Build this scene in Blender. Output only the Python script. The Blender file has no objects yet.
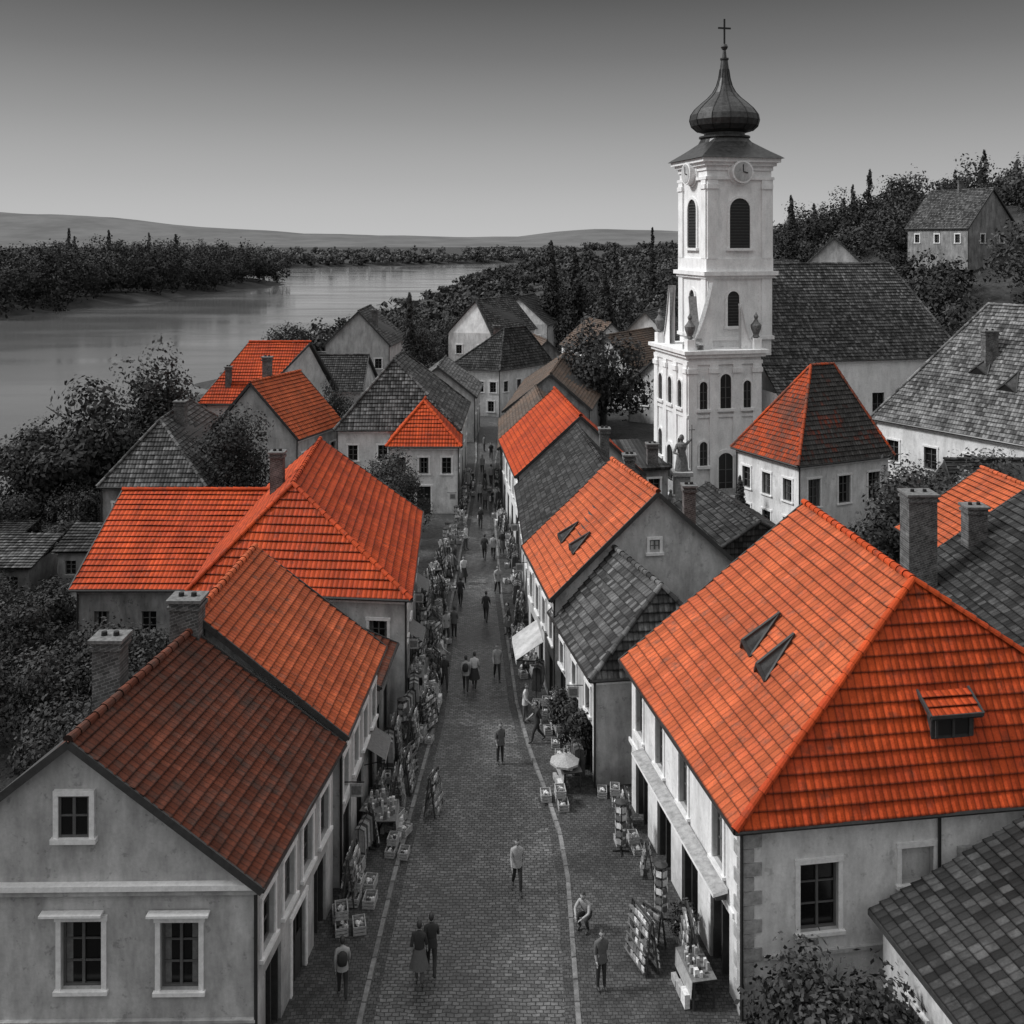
import bpy, math, random
import numpy as np
from mathutils import Vector, noise
random.seed(7); rng=np.random.default_rng(5)
sc=bpy.context.scene
V=Vector
# ---------------------------------------------------------------- materials
def newmat(name):
    m=bpy.data.materials.new(name); m.use_nodes=True
    nt=m.node_tree; b=nt.nodes['Principled BSDF']; return m,nt,b
def nd(nt,t,**k):
    n=nt.nodes.new(t)
    for a,v in k.items(): setattr(n,a,v)
    return n
def math_(nt,op,a,b=None,c=None):
    n=nd(nt,'ShaderNodeMath',operation=op)
    for i,v in enumerate((a,b,c)):
        if v is None: continue
        if isinstance(v,(int,float)): n.inputs[i].default_value=v
        else: nt.links.new(v,n.inputs[i])
    return n.outputs[0]
def mapr(nt,x,a,b,c,d):
    n=nd(nt,'ShaderNodeMapRange'); nt.links.new(x,n.inputs[0])
    for i,v in enumerate((a,b,c,d)): n.inputs[i+1].default_value=v
    return n.outputs[0]
def noise_(nt,vec,scale,detail=3,rough=.6):
    n=nd(nt,'ShaderNodeTexNoise'); n.inputs['Scale'].default_value=scale
    n.inputs['Detail'].default_value=min(detail,3); n.inputs['Roughness'].default_value=rough
    if vec is not None: nt.links.new(vec,n.inputs['Vector'])
    return n.outputs['Fac']
def scaled(nt,vec,s):
    n=nd(nt,'ShaderNodeMapping'); n.inputs['Scale'].default_value=s; nt.links.new(vec,n.inputs[0]); return n.outputs[0]
def mulcol(nt,col,fac):
    n=nd(nt,'ShaderNodeVectorMath',operation='SCALE')
    if isinstance(col,tuple): n.inputs[0].default_value=col
    else: nt.links.new(col,n.inputs[0])
    if isinstance(fac,(int,float)): n.inputs['Scale'].default_value=fac
    else: nt.links.new(fac,n.inputs['Scale'])
    return n.outputs[0]
def mixc(nt,f,a,b):
    n=nd(nt,'ShaderNodeMix',data_type='RGBA')
    nt.links.new(f,n.inputs[0])
    for i,v in ((6,a),(7,b)):
        if isinstance(v,tuple): n.inputs[i].default_value=(*v,1)
        else: nt.links.new(v,n.inputs[i])
    return n.outputs[2]
def bump(nt,b,h,st,dist):
    n=nd(nt,'ShaderNodeBump'); n.inputs['Strength'].default_value=st; n.inputs['Distance'].default_value=dist
    nt.links.new(h,n.inputs['Height']); nt.links.new(n.outputs[0],b.inputs['Normal'])
def obj_co(nt): return nd(nt,'ShaderNodeTexCoord').outputs['Object']

def plaster(name,v,dirt=.35):
    m,nt,b=newmat(name); co=obj_co(nt)
    n1=noise_(nt,co,.5,3,.65); n2=noise_(nt,scaled(nt,co,(1.6,1.6,.5)),1.1,3,.7); n3=noise_(nt,co,9,3,.75); n4=noise_(nt,co,2.6,3,.8)
    f=math_(nt,'MULTIPLY',mapr(nt,n1,.35,.7,1-dirt*.6,1.05),mapr(nt,n2,.3,.62,1-dirt,1.03))
    s=nd(nt,'ShaderNodeSeparateXYZ'); nt.links.new(co,s.inputs[0])
    damp=mapr(nt,math_(nt,'ADD',s.outputs[2],mapr(nt,n1,.3,.7,-1,1)),-.2,2.0,1-dirt*.9,1)
    patch=mapr(nt,n4,.60,.66,1,1-dirt*.7)
    f=math_(nt,'MULTIPLY',math_(nt,'MULTIPLY',math_(nt,'MULTIPLY',f,damp),patch),mapr(nt,n3,.3,.7,.88,1.06))
    nt.links.new(mulcol(nt,(v,v,v),f),b.inputs['Base Color']); b.inputs['Roughness'].default_value=.9
    bump(nt,b,n3,.35,.02); return m
def flat(name,v,rough=.7,metal=0,nz=.2,sc_=6):
    m,nt,b=newmat(name); co=obj_co(nt); n=noise_(nt,co,sc_,3,.7)
    c=v if isinstance(v,tuple) else (v,v,v)
    nt.links.new(mulcol(nt,c,mapr(nt,n,.3,.7,1-nz,1+nz)),b.inputs['Base Color'])
    b.inputs['Roughness'].default_value=rough; b.inputs['Metallic'].default_value=metal; return m
def tiles(name,col,alt,altamt=.25,var=.28,moss=(.05,.05,.05),mossamt=.3,rough=.75,joint=.5,altscale=.35):
    m,nt,b=newmat(name); tc=nd(nt,'ShaderNodeTexCoord'); uv=tc.outputs['UV']; co=tc.outputs['Object']
    s=nd(nt,'ShaderNodeSeparateXYZ'); nt.links.new(uv,s.inputs[0]); u,v=s.outputs[0],s.outputs[1]
    fu=math_(nt,'FLOOR',u); fv=math_(nt,'FLOOR',v)
    cb=nd(nt,'ShaderNodeCombineXYZ'); nt.links.new(fu,cb.inputs[0]); nt.links.new(fv,cb.inputs[1])
    wn=nd(nt,'ShaderNodeTexWhiteNoise',noise_dimensions='2D'); nt.links.new(cb.outputs[0],wn.inputs['Vector'])
    r=wn.outputs['Value']
    big=noise_(nt,co,altscale,3,.7); med=noise_(nt,co,1.7,3,.75); fine=noise_(nt,co,22,2,.7)
    streak=noise_(nt,scaled(nt,uv,(.45,.06,1)),1.0,2,.7)
    c=mixc(nt,mapr(nt,math_(nt,'ADD',math_(nt,'MULTIPLY',r,.3),big),.62-altamt*.5,.95-altamt*.5,0,1),col,alt)
    mo=mapr(nt,math_(nt,'ADD',math_(nt,'MULTIPLY',med,.8),math_(nt,'MULTIPLY',r,.2)),.66-mossamt*.35,.8-mossamt*.2,0,.85)
    c=mixc(nt,mo,c,moss)
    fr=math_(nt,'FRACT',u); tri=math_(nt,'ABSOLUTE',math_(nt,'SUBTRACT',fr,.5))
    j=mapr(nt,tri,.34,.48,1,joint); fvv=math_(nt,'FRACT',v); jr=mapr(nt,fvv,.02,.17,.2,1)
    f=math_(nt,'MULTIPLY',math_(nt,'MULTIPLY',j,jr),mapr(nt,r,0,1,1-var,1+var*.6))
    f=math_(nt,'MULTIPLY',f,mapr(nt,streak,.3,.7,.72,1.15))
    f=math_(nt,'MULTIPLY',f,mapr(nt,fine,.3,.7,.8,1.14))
    nt.links.new(mulcol(nt,c,f),b.inputs['Base Color']); b.inputs['Roughness'].default_value=rough
    b.inputs['Specular IOR Level'].default_value=.2
    h=math_(nt,'ADD',mapr(nt,tri,0,.5,1,0),math_(nt,'MULTIPLY',fine,.25)); bump(nt,b,h,.7,.05); return m
M={}
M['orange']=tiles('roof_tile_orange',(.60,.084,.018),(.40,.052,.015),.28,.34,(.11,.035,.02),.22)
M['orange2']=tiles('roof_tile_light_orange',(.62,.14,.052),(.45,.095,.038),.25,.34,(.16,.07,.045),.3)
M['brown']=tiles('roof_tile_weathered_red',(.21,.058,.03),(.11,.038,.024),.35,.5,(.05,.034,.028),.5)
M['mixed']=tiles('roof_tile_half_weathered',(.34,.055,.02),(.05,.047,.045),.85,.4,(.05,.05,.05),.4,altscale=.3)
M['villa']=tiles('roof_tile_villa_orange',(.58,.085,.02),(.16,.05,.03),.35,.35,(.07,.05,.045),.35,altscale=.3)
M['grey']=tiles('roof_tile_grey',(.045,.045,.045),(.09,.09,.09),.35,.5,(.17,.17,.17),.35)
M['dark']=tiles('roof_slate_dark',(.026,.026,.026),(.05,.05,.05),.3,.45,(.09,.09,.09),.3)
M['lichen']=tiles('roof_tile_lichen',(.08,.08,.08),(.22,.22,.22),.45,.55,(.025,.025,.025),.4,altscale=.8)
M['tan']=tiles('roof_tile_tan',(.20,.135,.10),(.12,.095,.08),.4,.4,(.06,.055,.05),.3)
M['white']=plaster('plaster_white',.76,.3); M['church']=plaster('plaster_church_white',.82,.16)
M['cream']=plaster('plaster_pale',.57,.4); M['wgrey']=plaster('plaster_grey',.52,.38); M['wold']=plaster('plaster_old',.3,.55)
M['trim']=flat('painted_trim',.74,.6,0,.14); M['wood']=flat('dark_wood',.035,.6,0,.3); M['frame']=flat('window_frame_paint',.09,.5,0,.15)
M['stone']=flat('stone',.3,.85,0,.35,5); M['brick']=flat('old_brick',.13,.9,0,.5,7); M['gutter']=flat('gutter_metal',.05,.4,.6,.2)
M['iron']=flat('iron',.02,.5,.5,.2); M['copper']=flat('dome_metal',.045,.42,.5,.5,3)
for i,v in enumerate((.04,.13,.32,.62)): M['g%d'%i]=flat('goods_tone_%d'%i,v,.7,0,.3,9)
m,nt,b=newmat('window_glass'); b.inputs['Base Color'].default_value=(.008,.008,.008,1); b.inputs['Roughness'].default_value=.15
b.inputs['Specular IOR Level'].default_value=.35; M['glass']=m
m,nt,b=newmat('dark_interior'); b.inputs['Base Color'].default_value=(.008,.008,.008,1); M['black']=m
m,nt,b=newmat('chimney_masonry'); co=obj_co(nt); bt=nd(nt,'ShaderNodeTexBrick')
mp=nd(nt,'ShaderNodeMapping'); mp.inputs['Rotation'].default_value=(math.radians(90),0,math.radians(20)); nt.links.new(co,mp.inputs[0]); nt.links.new(mp.outputs[0],bt.inputs['Vector'])
bt.inputs['Scale'].default_value=1; bt.inputs['Brick Width'].default_value=.26; bt.inputs['Row Height'].default_value=.1; bt.inputs['Mortar Size'].default_value=.012
bt.inputs['Color1'].default_value=(.05,.05,.05,1); bt.inputs['Color2'].default_value=(.11,.11,.11,1); bt.inputs['Mortar'].default_value=(.17,.17,.17,1)
nt.links.new(mulcol(nt,bt.outputs[0],mapr(nt,noise_(nt,co,2.5,3,.7),.3,.7,.4,1.4)),b.inputs['Base Color']); b.inputs['Roughness'].default_value=.9
M['chim']=m
def setts(name,w,h,mort,c1,c2,cm,patch,rough):
    m,nt,b=newmat(name); co=obj_co(nt)
    wob=nd(nt,'ShaderNodeTexNoise'); wob.inputs['Scale'].default_value=1.6; nt.links.new(co,wob.inputs['Vector'])
    va=nd(nt,'ShaderNodeVectorMath',operation='MULTIPLY_ADD'); nt.links.new(wob.outputs['Color'],va.inputs[0]); va.inputs[1].default_value=(.2,.2,0); nt.links.new(co,va.inputs[2])
    bt=nd(nt,'ShaderNodeTexBrick'); nt.links.new(va.outputs[0],bt.inputs['Vector'])
    bt.inputs['Scale'].default_value=1; bt.inputs['Brick Width'].default_value=w; bt.inputs['Row Height'].default_value=h; bt.inputs['Mortar Size'].default_value=mort
    bt.inputs['Mortar Smooth'].default_value=.4
    bt.inputs['Color1'].default_value=(c1,)*3+(1,); bt.inputs['Color2'].default_value=(c2,)*3+(1,); bt.inputs['Mortar'].default_value=(cm,)*3+(1,)
    n1=noise_(nt,co,.35,3,.7); n2=noise_(nt,co,5,3,.75)
    f=math_(nt,'MULTIPLY',mapr(nt,n1,.35,.65,1-patch,1+patch),mapr(nt,n2,.3,.7,.6,1.35))
    nt.links.new(mulcol(nt,bt.outputs[0],f),b.inputs['Base Color'])
    nt.links.new(mapr(nt,n1,.35,.65,rough,rough+.25),b.inputs['Roughness'])
    h_=math_(nt,'SUBTRACT',math_(nt,'MULTIPLY',n2,.4),bt.outputs['Fac']); bump(nt,b,h_,.8,.03); return m
M['cobble']=setts('cobbled_road',.22,.14,.016,.055,.125,.018,.38,.38)
M['pave']=setts('pavement_setts',.16,.13,.012,.036,.075,.016,.4,.6)
M['kerb']=setts('kerb_stone',3,.9,.03,.12,.18,.05,.3,.7)
m,nt,b=newmat('ground_earth'); co=obj_co(nt); n1=noise_(nt,co,.12,3,.7); n2=noise_(nt,co,1.5,3,.75)
nt.links.new(mulcol(nt,(.03,.03,.03),math_(nt,'MULTIPLY',mapr(nt,n1,.35,.65,.5,1.5),mapr(nt,n2,.3,.7,.5,1.5))),b.inputs['Base Color'])
b.inputs['Roughness'].default_value=1; bump(nt,b,n2,.8,.3); M['ground']=m
m,nt,b=newmat('wooded_hill_haze_tone'); co=obj_co(nt); n1=noise_(nt,co,.006,3,.7)
nt.links.new(mulcol(nt,(.135,.135,.135),mapr(nt,n1,.35,.65,.85,1.15)),b.inputs['Base Color']); b.inputs['Roughness'].default_value=1; b.inputs['Specular IOR Level'].default_value=0; M['hill']=m  # aerial haze painted in: base grey lighter than real woodland
m,nt,b=newmat('river_water'); co=obj_co(nt); b.inputs['Base Color'].default_value=(.12,.12,.12,1)
b.inputs['IOR'].default_value=1.33
n1=noise_(nt,scaled(nt,co,(.25,.9,1)),1.0,3,.65); n2=noise_(nt,scaled(nt,co,(.015,.05,1)),1.0,3,.6)
bump(nt,b,math_(nt,'ADD',n1,math_(nt,'MULTIPLY',n2,2)),.12,.12)
nt.links.new(mapr(nt,n2,.35,.65,.05,.2),b.inputs['Roughness']); M['water']=m
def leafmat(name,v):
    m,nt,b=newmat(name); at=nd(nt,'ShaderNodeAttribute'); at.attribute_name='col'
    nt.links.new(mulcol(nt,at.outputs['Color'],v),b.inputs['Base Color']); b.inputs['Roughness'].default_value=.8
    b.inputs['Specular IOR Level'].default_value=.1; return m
M['leaf']=leafmat('foliage',.04); M['leaf_far']=leafmat('foliage_far_bank',.04); M['leaf_hz']=leafmat('foliage_far_shore_haze_tone',.075)  # leaf_hz: lighter foliage colour stands in for distance haze
M['bark']=flat('bark',.04,.9,0,.4)

# ---------------------------------------------------------------- builder
def empty(name,loc):
    e=bpy.data.objects.new(name,None); e.location=loc; sc.collection.objects.link(e); e.empty_display_size=.5; return e
class MB:
    def __init__(s): s.v=[];s.f=[];s.m=[];s.uv=[];s.mats=[]
    def mi(s,k):
        if k not in s.mats: s.mats.append(k)
        return s.mats.index(k)
    def face(s,pts,mat,uvs=None):
        i=len(s.v); s.v+= [tuple(p) for p in pts]; s.f.append(tuple(range(i,i+len(pts)))); s.m.append(s.mi(mat))
        s.uv+= uvs if uvs else [(p[0]*3,p[2]*3) for p in pts]
    def obox(s,o,d,n,x0,x1,y0,y1,z0,z1,mat):
        o=V(o);d=V(d);n=V(n);u=V((0,0,1))
        P=lambda x,y,z:o+d*x+n*y+u*z
        c=[P(x,y,z) for z in (z0,z1) for y in (y0,y1) for x in (x0,x1)]
        for q in ((0,1,3,2),(4,6,7,5),(0,4,5,1),(1,5,7,3),(3,7,6,2),(2,6,4,0)): s.face([c[k] for k in q],mat)
    def box(s,x0,x1,y0,y1,z0,z1,mat): s.obox((0,0,0),(1,0,0),(0,1,0),x0,x1,y0,y1,z0,z1,mat)
    def beam(s,p,q,w,h,mat,up=None):
        p=V(p);q=V(q);d=(q-p)
        if d.length<1e-4: return
        d.normalize(); up=V(up) if up else V((0,0,1))
        if abs(d.dot(up))>.98: up=V((1,0,0))
        x=d.cross(up).normalized(); y=x.cross(d).normalized()
        c=[a+x*(sx*w/2)+y*(sy*h/2) for a in (p,q) for sx,sy in ((-1,-1),(1,-1),(1,1),(-1,1))]
        for k in ((0,1,2,3),(7,6,5,4),(0,4,5,1),(1,5,6,2),(2,6,7,3),(3,7,4,0)): s.face([c[j] for j in k],mat)
    def tube(s,p,q,r0,r1,mat,n=8,caps=True):
        p=V(p);q=V(q);d=(q-p).normalized(); up=V((0,0,1)) if abs(d.z)<.95 else V((1,0,0))
        x=d.cross(up).normalized(); y=x.cross(d)
        A=[p+(x*math.cos(t*2*math.pi/n)+y*math.sin(t*2*math.pi/n))*r0 for t in range(n)]
        B=[q+(x*math.cos(t*2*math.pi/n)+y*math.sin(t*2*math.pi/n))*r1 for t in range(n)]
        for k in range(n): s.face([A[k],A[(k+1)%n],B[(k+1)%n],B[k]],mat)
        if caps: s.face(A[::-1],mat); s.face(B,mat)
    def lathe(s,c,prof,mat,n=16,sx=1,sy=1,rib=0):
        c=V(c); rings=[]
        for r,z in prof:
            rings.append([c+V((math.cos(a)*r*sx*(1+rib*(k%2)),math.sin(a)*r*sy*(1+rib*(k%2)),z)) for k in range(n) for a in [2*math.pi*(k+.5)/n]])
        for i in range(len(rings)-1):
            for k in range(n): s.face([rings[i][k],rings[i][(k+1)%n],rings[i+1][(k+1)%n],rings[i+1][k]],mat)
    def cap(s,p,q,r,mat):
        p=V(p);q=V(q);L=(q-p).length; n=max(1,int(L/.42)); d=(q-p).normalized()
        x=d.cross(V((0,0,1))).normalized(); y=x.cross(d)
        if y.z<0: y=-y
        for i in range(n):
            a=p+(q-p)*(i/n); b_=p+(q-p)*((i+1.12)/n); rr=r*random.uniform(.93,1.07)
            A=[a+x*math.sin(t)*rr*1.1+y*math.cos(t)*rr*1.1 for t in (-1.7,-1.1,-.5,0,.5,1.1,1.7)]
            B=[b_+x*math.sin(t)*rr*.85+y*math.cos(t)*rr*.85 for t in (-1.7,-1.1,-.5,0,.5,1.1,1.7)]
            for k in range(6): s.face([A[k],A[k+1],B[k+1],B[k]],mat,[(.5+i,.5)]*4)
            s.face(A,mat,[(.5,.02)]*7)
    def done(s,name,parent=None,loc=None,smooth=False):
        if not s.v: return None
        me=bpy.data.meshes.new(name); me.from_pydata(s.v,[],s.f)
        for k in s.mats: me.materials.append(M[k])
        me.polygons.foreach_set('material_index',s.m)
        if smooth: me.polygons.foreach_set('use_smooth',[True]*len(s.f))
        l=me.uv_layers.new(name='UVMap'); l.data.foreach_set('uv',[c for t in s.uv for c in t])
        me.update(); o=bpy.data.objects.new(name,me); sc.collection.objects.link(o)
        if parent: o.parent=parent; o.location=-parent.location
        if loc: o.location=loc
        return o

def roof_plane(mb,e0,e1,r1,r0,mat,row=.36,tw=.24,lip=.055):
    e0,e1,r1,r0=map(V,(e0,e1,r1,r0))
    du=(e1-e0).normalized(); N=du.cross(((r0+r1)/2-(e0+e1)/2)).normalized()
    if N.z<0: N=-N
    vv=((r0+r1)/2-(e0+e1)/2); vv=(vv-du*vv.dot(du)).normalized(); SL=abs(((r0+r1)/2-(e0+e1)/2).dot(vv))
    n=max(2,round(SL/row)); nc=max(1,int((e1-e0).length/1.1)); off=random.randint(0,50)
    seedx=random.random()*100
    def P(s,t):
        a=e0.lerp(r0,t);b_=e1.lerp(r1,t);p=a.lerp(b_,s)
        sag=noise.noise(V((p.x*.35+seedx,p.y*.35,p.z*.35)))*.06
        return p+N*sag
    for i in range(n):
        t0=i/n;t1=min(1,(i+1.0)/n)
        j=[random.uniform(-.02,.02) for _ in range(nc+1)]
        for k in range(nc):
            s0=k/nc;s1=(k+1)/nc
            a=P(s0,t0);b_=P(s1,t0);c=P(s1,t1);d=P(s0,t1)
            al=a+N*(lip+j[k]);bl=b_+N*(lip+j[k+1])
            U=lambda p:(p-e0).dot(du)/tw+off
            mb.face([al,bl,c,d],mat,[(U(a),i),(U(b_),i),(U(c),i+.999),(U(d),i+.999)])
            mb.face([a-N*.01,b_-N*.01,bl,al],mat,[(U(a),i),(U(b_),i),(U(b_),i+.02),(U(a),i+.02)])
    dz=V((0,0,-.1)); mb.face([r0+dz,r1+dz,e1+dz,e0+dz] if (r0-r1).length>.01 else [r0+dz,e1+dz,e0+dz],'wood')

def window(mb,fr,P,d,n,w,h,style):
    D=.2 if style!='shop' else .5
    for a,b_ in (((0,0),(w,0)),((w,0),(w,h)),((w,h),(0,h)),((0,h),(0,0))):
        p=P+d*a[0]+V((0,0,a[1]));q=P+d*b_[0]+V((0,0,b_[1]))
        mb.face([p,q,q-n*D,p-n*D],'wgrey')
    g=P-n*D; mb.face([g,g+d*w,g+d*w+V((0,0,h)),g+V((0,0,h))],'glass' if style in('win','plain') else ('cream' if style=='blind' else 'black'))
    if style in('win','plain'):
        fm='frame'; t=.06
        if random.random()<.45:
            cw=w*random.uniform(.15,.3)
            fr.obox(P,d,n,t,cw,-D+.003,-D+.008,t,h-t,'g1')
            if random.random()<.6: fr.obox(P,d,n,w-cw,w-t,-D+.003,-D+.008,t,h-t,'g1')
        for x0,x1,z0,z1 in ((0,t,0,h),(w-t,w,0,h),(t,w-t,0,t),(t,w-t,h-t,h),(w/2-t*.6,w/2+t*.6,t,h-t)): fr.obox(P,d,n,x0,x1,-D+.01,-D+.07,z0,z1,fm)
        for zz in (h*.36,h*.68): fr.obox(P,d,n,t,w/2-t*.6,-D+.015,-D+.05,zz-.02,zz+.02,fm); fr.obox(P,d,n,w/2+t*.6,w-t,-D+.015,-D+.05,zz-.02,zz+.02,fm)
    if style in('door','shop'):
        t=.08
        for x0,x1,z0,z1 in ((0,t,0,h),(w-t,w,0,h),(t,w-t,h-t,h),(w/2-t*.5,w/2+t*.5,0,h-t)): fr.obox(P,d,n,x0,x1,-.3 if style=='shop' else -.15,-.08,z0,z1,'wood')
        if style=='door': fr.obox(P,d,n,t,w/2-t*.5,-.14,-.1,0,h*.55,'wood'); fr.obox(P,d,n,w/2+t*.5,w-t,-.14,-.1,0,h*.55,'wood')
        if style=='shop':
            for q in range(6):
                x=random.uniform(.1,w-.4); z=random.uniform(.1,h-.6); fr.obox(P,d,n,x,x+random.uniform(.15,.35),-.45,-.38,z,z+random.uniform(.2,.45),'g%d'%random.randint(1,3))
    if style in('win','blind','door'):
        t=.13; T='trim'
        fr.obox(P,d,n,-t,0,0,.05,0,h,T); fr.obox(P,d,n,w,w+t,0,.05,0,h,T); fr.obox(P,d,n,-t-.03,w+t+.03,0,.07,h,h+t*1.1,T)
        if style!='door': fr.obox(P,d,n,-t-.05,w+t+.05,0,.12,-.1,0,T)
def wall(mb,fr,p0,p1,z0,z1,ops,mat):
    p0=V((p0[0],p0[1],0));p1=V((p1[0],p1[1],0)); L=(p1-p0).length; d=(p1-p0)/L; n=V((d.y,-d.x,0))
    O=[]
    for (f,z,w,h,st) in ops:
        x=f*L-w/2
        if x<.05 or x+w>L-.05 or z+h>z1-.03: 
            x=max(.06,min(x,L-w-.06)); 
            if z+h>z1-.03: h=z1-.05-z
        if w>L-.12: continue
        O.append((x,x+w,z,z+h,st))
    xs=sorted({0,L}|{o[0] for o in O}|{o[1] for o in O}); zs=sorted({z0,z1}|{o[2] for o in O}|{o[3] for o in O if o[3]<z1})
    for i in range(len(xs)-1):
        for j in range(len(zs)-1):
            cx=(xs[i]+xs[i+1])/2;cz=(zs[j]+zs[j+1])/2
            if any(o[0]<cx<o[1] and o[2]<cz<o[3] for o in O): continue
            a=p0+d*xs[i];b_=p0+d*xs[i+1]
            mb.face([a+V((0,0,zs[j])),b_+V((0,0,zs[j])),b_+V((0,0,zs[j+1])),a+V((0,0,zs[j+1]))],mat)
    for o in O: window(mb,fr,p0+d*o[0]+V((0,0,o[2])),d,n,o[1]-o[0],o[3]-o[2],o[4])
def row(n,z,w=.9,h=1.3,st='win',a=.0,b=1.0): return [(a+(b-a)*(i+.5)/n,z,w,h,st) for i in range(n)]

def house(name,A,B,C,D,ez,R0,R1,rz,rmat,wmat='cream',near='gable',far='gable',wins={},g=-.3,mats={},inset=.32,rowh=.36,rz1=None,gut=True,tw=.24,caps=None):
    if rz1 is None: rz1=rz
    ctr=((A[0]+C[0])/2,(A[1]+C[1])/2); e=empty(name,(ctr[0],ctr[1],g))
    e3=lambda p,z:V((p[0],p[1],z))
    a,b_,c,d=[e3(p,ez) for p in (A,B,C,D)]; r0=e3(R0,rz); r1=e3(R1,rz1)
    rf=MB()
    roof_plane(rf,d,a,r0,r1,mats.get('left',rmat),rowh,tw); roof_plane(rf,b_,c,r1,r0,mats.get('right',rmat),rowh,tw)
    if near=='hip': roof_plane(rf,a,b_,r0,r0,mats.get('near',rmat),rowh,tw)
    if far=='hip': roof_plane(rf,c,d,r1,r1,mats.get('far',rmat),rowh,tw)
    cm=caps or rmat; up=V((0,0,.04))
    rf.cap(r0+up,r1+up,.13,cm)
    if near=='hip': rf.cap(a+up,r0+up,.12,cm); rf.cap(b_+up,r0+up,.12,cm)
    if far=='hip': rf.cap(c+up,r1+up,.12,cm); rf.cap(d+up,r1+up,.12,cm)
    rf.done('roof',e)
    gt=MB(); dn=V((0,0,-.06))
    ed=[(d,a),(b_,c)]
    if near=='hip': ed.append((a,b_))
    else: gt.beam(a+dn,r0+dn,.07,.2,'wood'); gt.beam(b_+dn,r0+dn,.07,.2,'wood')
    if far=='hip': ed.append((c,d))
    else: gt.beam(c+dn,r1+dn,.07,.2,'wood'); gt.beam(d+dn,r1+dn,.07,.2,'wood')
    if gut:
        for p,q in ed: gt.tube(p+V((0,0,-.03)),q+V((0,0,-.03)),.075,.075,'gutter',6)
    def ins(p,q,r):
        u=(q-p).normalized();w=(r-p).normalized(); s=abs(u.cross(w).z); return p+(u+w)*(inset/max(s,.5))
    ia,ib,ic,id_=ins(a,b_,d),ins(b_,a,c),ins(c,b_,d),ins(d,c,a)
    zt=ez+.12
    w=MB(); fr=MB()
    for k,p,q in (('near',ia,ib),('right',ib,ic),('far',ic,id_),('left',id_,ia)):
        wall(w,fr,p,q,g,zt,wins.get(k,[]),wmat)
    if near!='hip':
        pk=r0.copy(); pk=pk+(r1-r0).normalized()*inset; pk.z=rz-.14; w.face([V((ia.x,ia.y,zt)),V((ib.x,ib.y,zt)),pk],wmat)
    if far!='hip':
        pk=r1.copy(); pk=pk+(r0-r1).normalized()*inset; pk.z=rz1-.14; w.face([V((ic.x,ic.y,zt)),V((id_.x,id_.y,zt)),pk],wmat)
    for k,(p,q) in enumerate(((ia,ib),(ib,ic),(ic,id_),(id_,ia))):
        dd=(q-p).normalized(); nn=V((dd.y,-dd.x,0)); L=(q-p).length
        if k==0 and near!='hip': continue
        if k==2 and far!='hip': continue
        fr.obox(V((p.x,p.y,0)),dd,nn,0,L,.0,.12,ez-.28,ez-.1,'trim' if wmat in('white','church','cream') else wmat)
    gt.tube((ia.x-.05,ia.y-.08,g),(ia.x-.05,ia.y-.08,ez-.05),.05,.05,'gutter',6); gt.tube((ib.x+.05,ib.y-.08,g),(ib.x+.05,ib.y-.08,ez-.05),.05,.05,'gutter',6)
    w.done('walls',e); fr.done('window_frames',e); gt.done('gutters',e)
    return e,dict(a=a,b=b_,c=c,d=d,r0=r0,r1=r1,ia=ia,ib=ib,ic=ic,id=id_)
def chimney(e,x,y,z0,z1,w=.8,d=.6,rot=0,mat='chim'):
    mb=MB(); c,s=math.cos(rot),math.sin(rot); o=V((x,y,0)); dx=V((c,s,0)); dy=V((-s,c,0))
    B=lambda k,za,zb,m: mb.obox(o,dx,dy,-w/2-k,w/2+k,-d/2-k,d/2+k,za,zb,m)
    B(0,z0,z1-.35,mat); B(.07,z1-.35,z1-.22,mat); B(.02,z1-.22,z1-.1,mat); B(.1,z1-.1,z1,'brick')
    for q in (-.22,.22): mb.tube(o+dx*q*w+V((0,0,z1)),o+dx*q*w+V((0,0,z1+.12)),.1,.09,'iron',8)
    mb.done('chimney',e)
def bil(pl,s,t):
    e0,e1,r1,r0=pl; return e0.lerp(r0,t).lerp(e1.lerp(r1,t),s)
def hatch(e,pl,s,t,w=.75,h=.5,L=1.5):
    P=bil(pl,s,t);Q=bil(pl,s,t+.02);U=(pl[1]-pl[0]).normalized();Vv=(Q-P).normalized();N=U.cross(Vv)
    if N.z<0:N=-N
    mb=MB(); P=P+N*.05; a=P-U*w/2;b_=P+U*w/2;ap=P+V((0,0,h))-Vv*.15;bk=P+Vv*L+N*.06
    mb.face([a,b_,ap],'black'); mb.face([a,ap,bk],'dark',[(0,.3),(1,.3),(1,.9)]); mb.face([b_,bk,ap],'dark',[(0,.3),(1,.3),(1,.9)])
    mb.beam(a,ap,.09,.09,'wood'); mb.beam(b_,ap,.09,.09,'wood'); mb.beam(ap,bk,.1,.08,'wood'); mb.beam(a,bk,.07,.09,'wood'); mb.beam(b_,bk,.07,.09,'wood')
    mb.done('roof_hatch',e)
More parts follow.
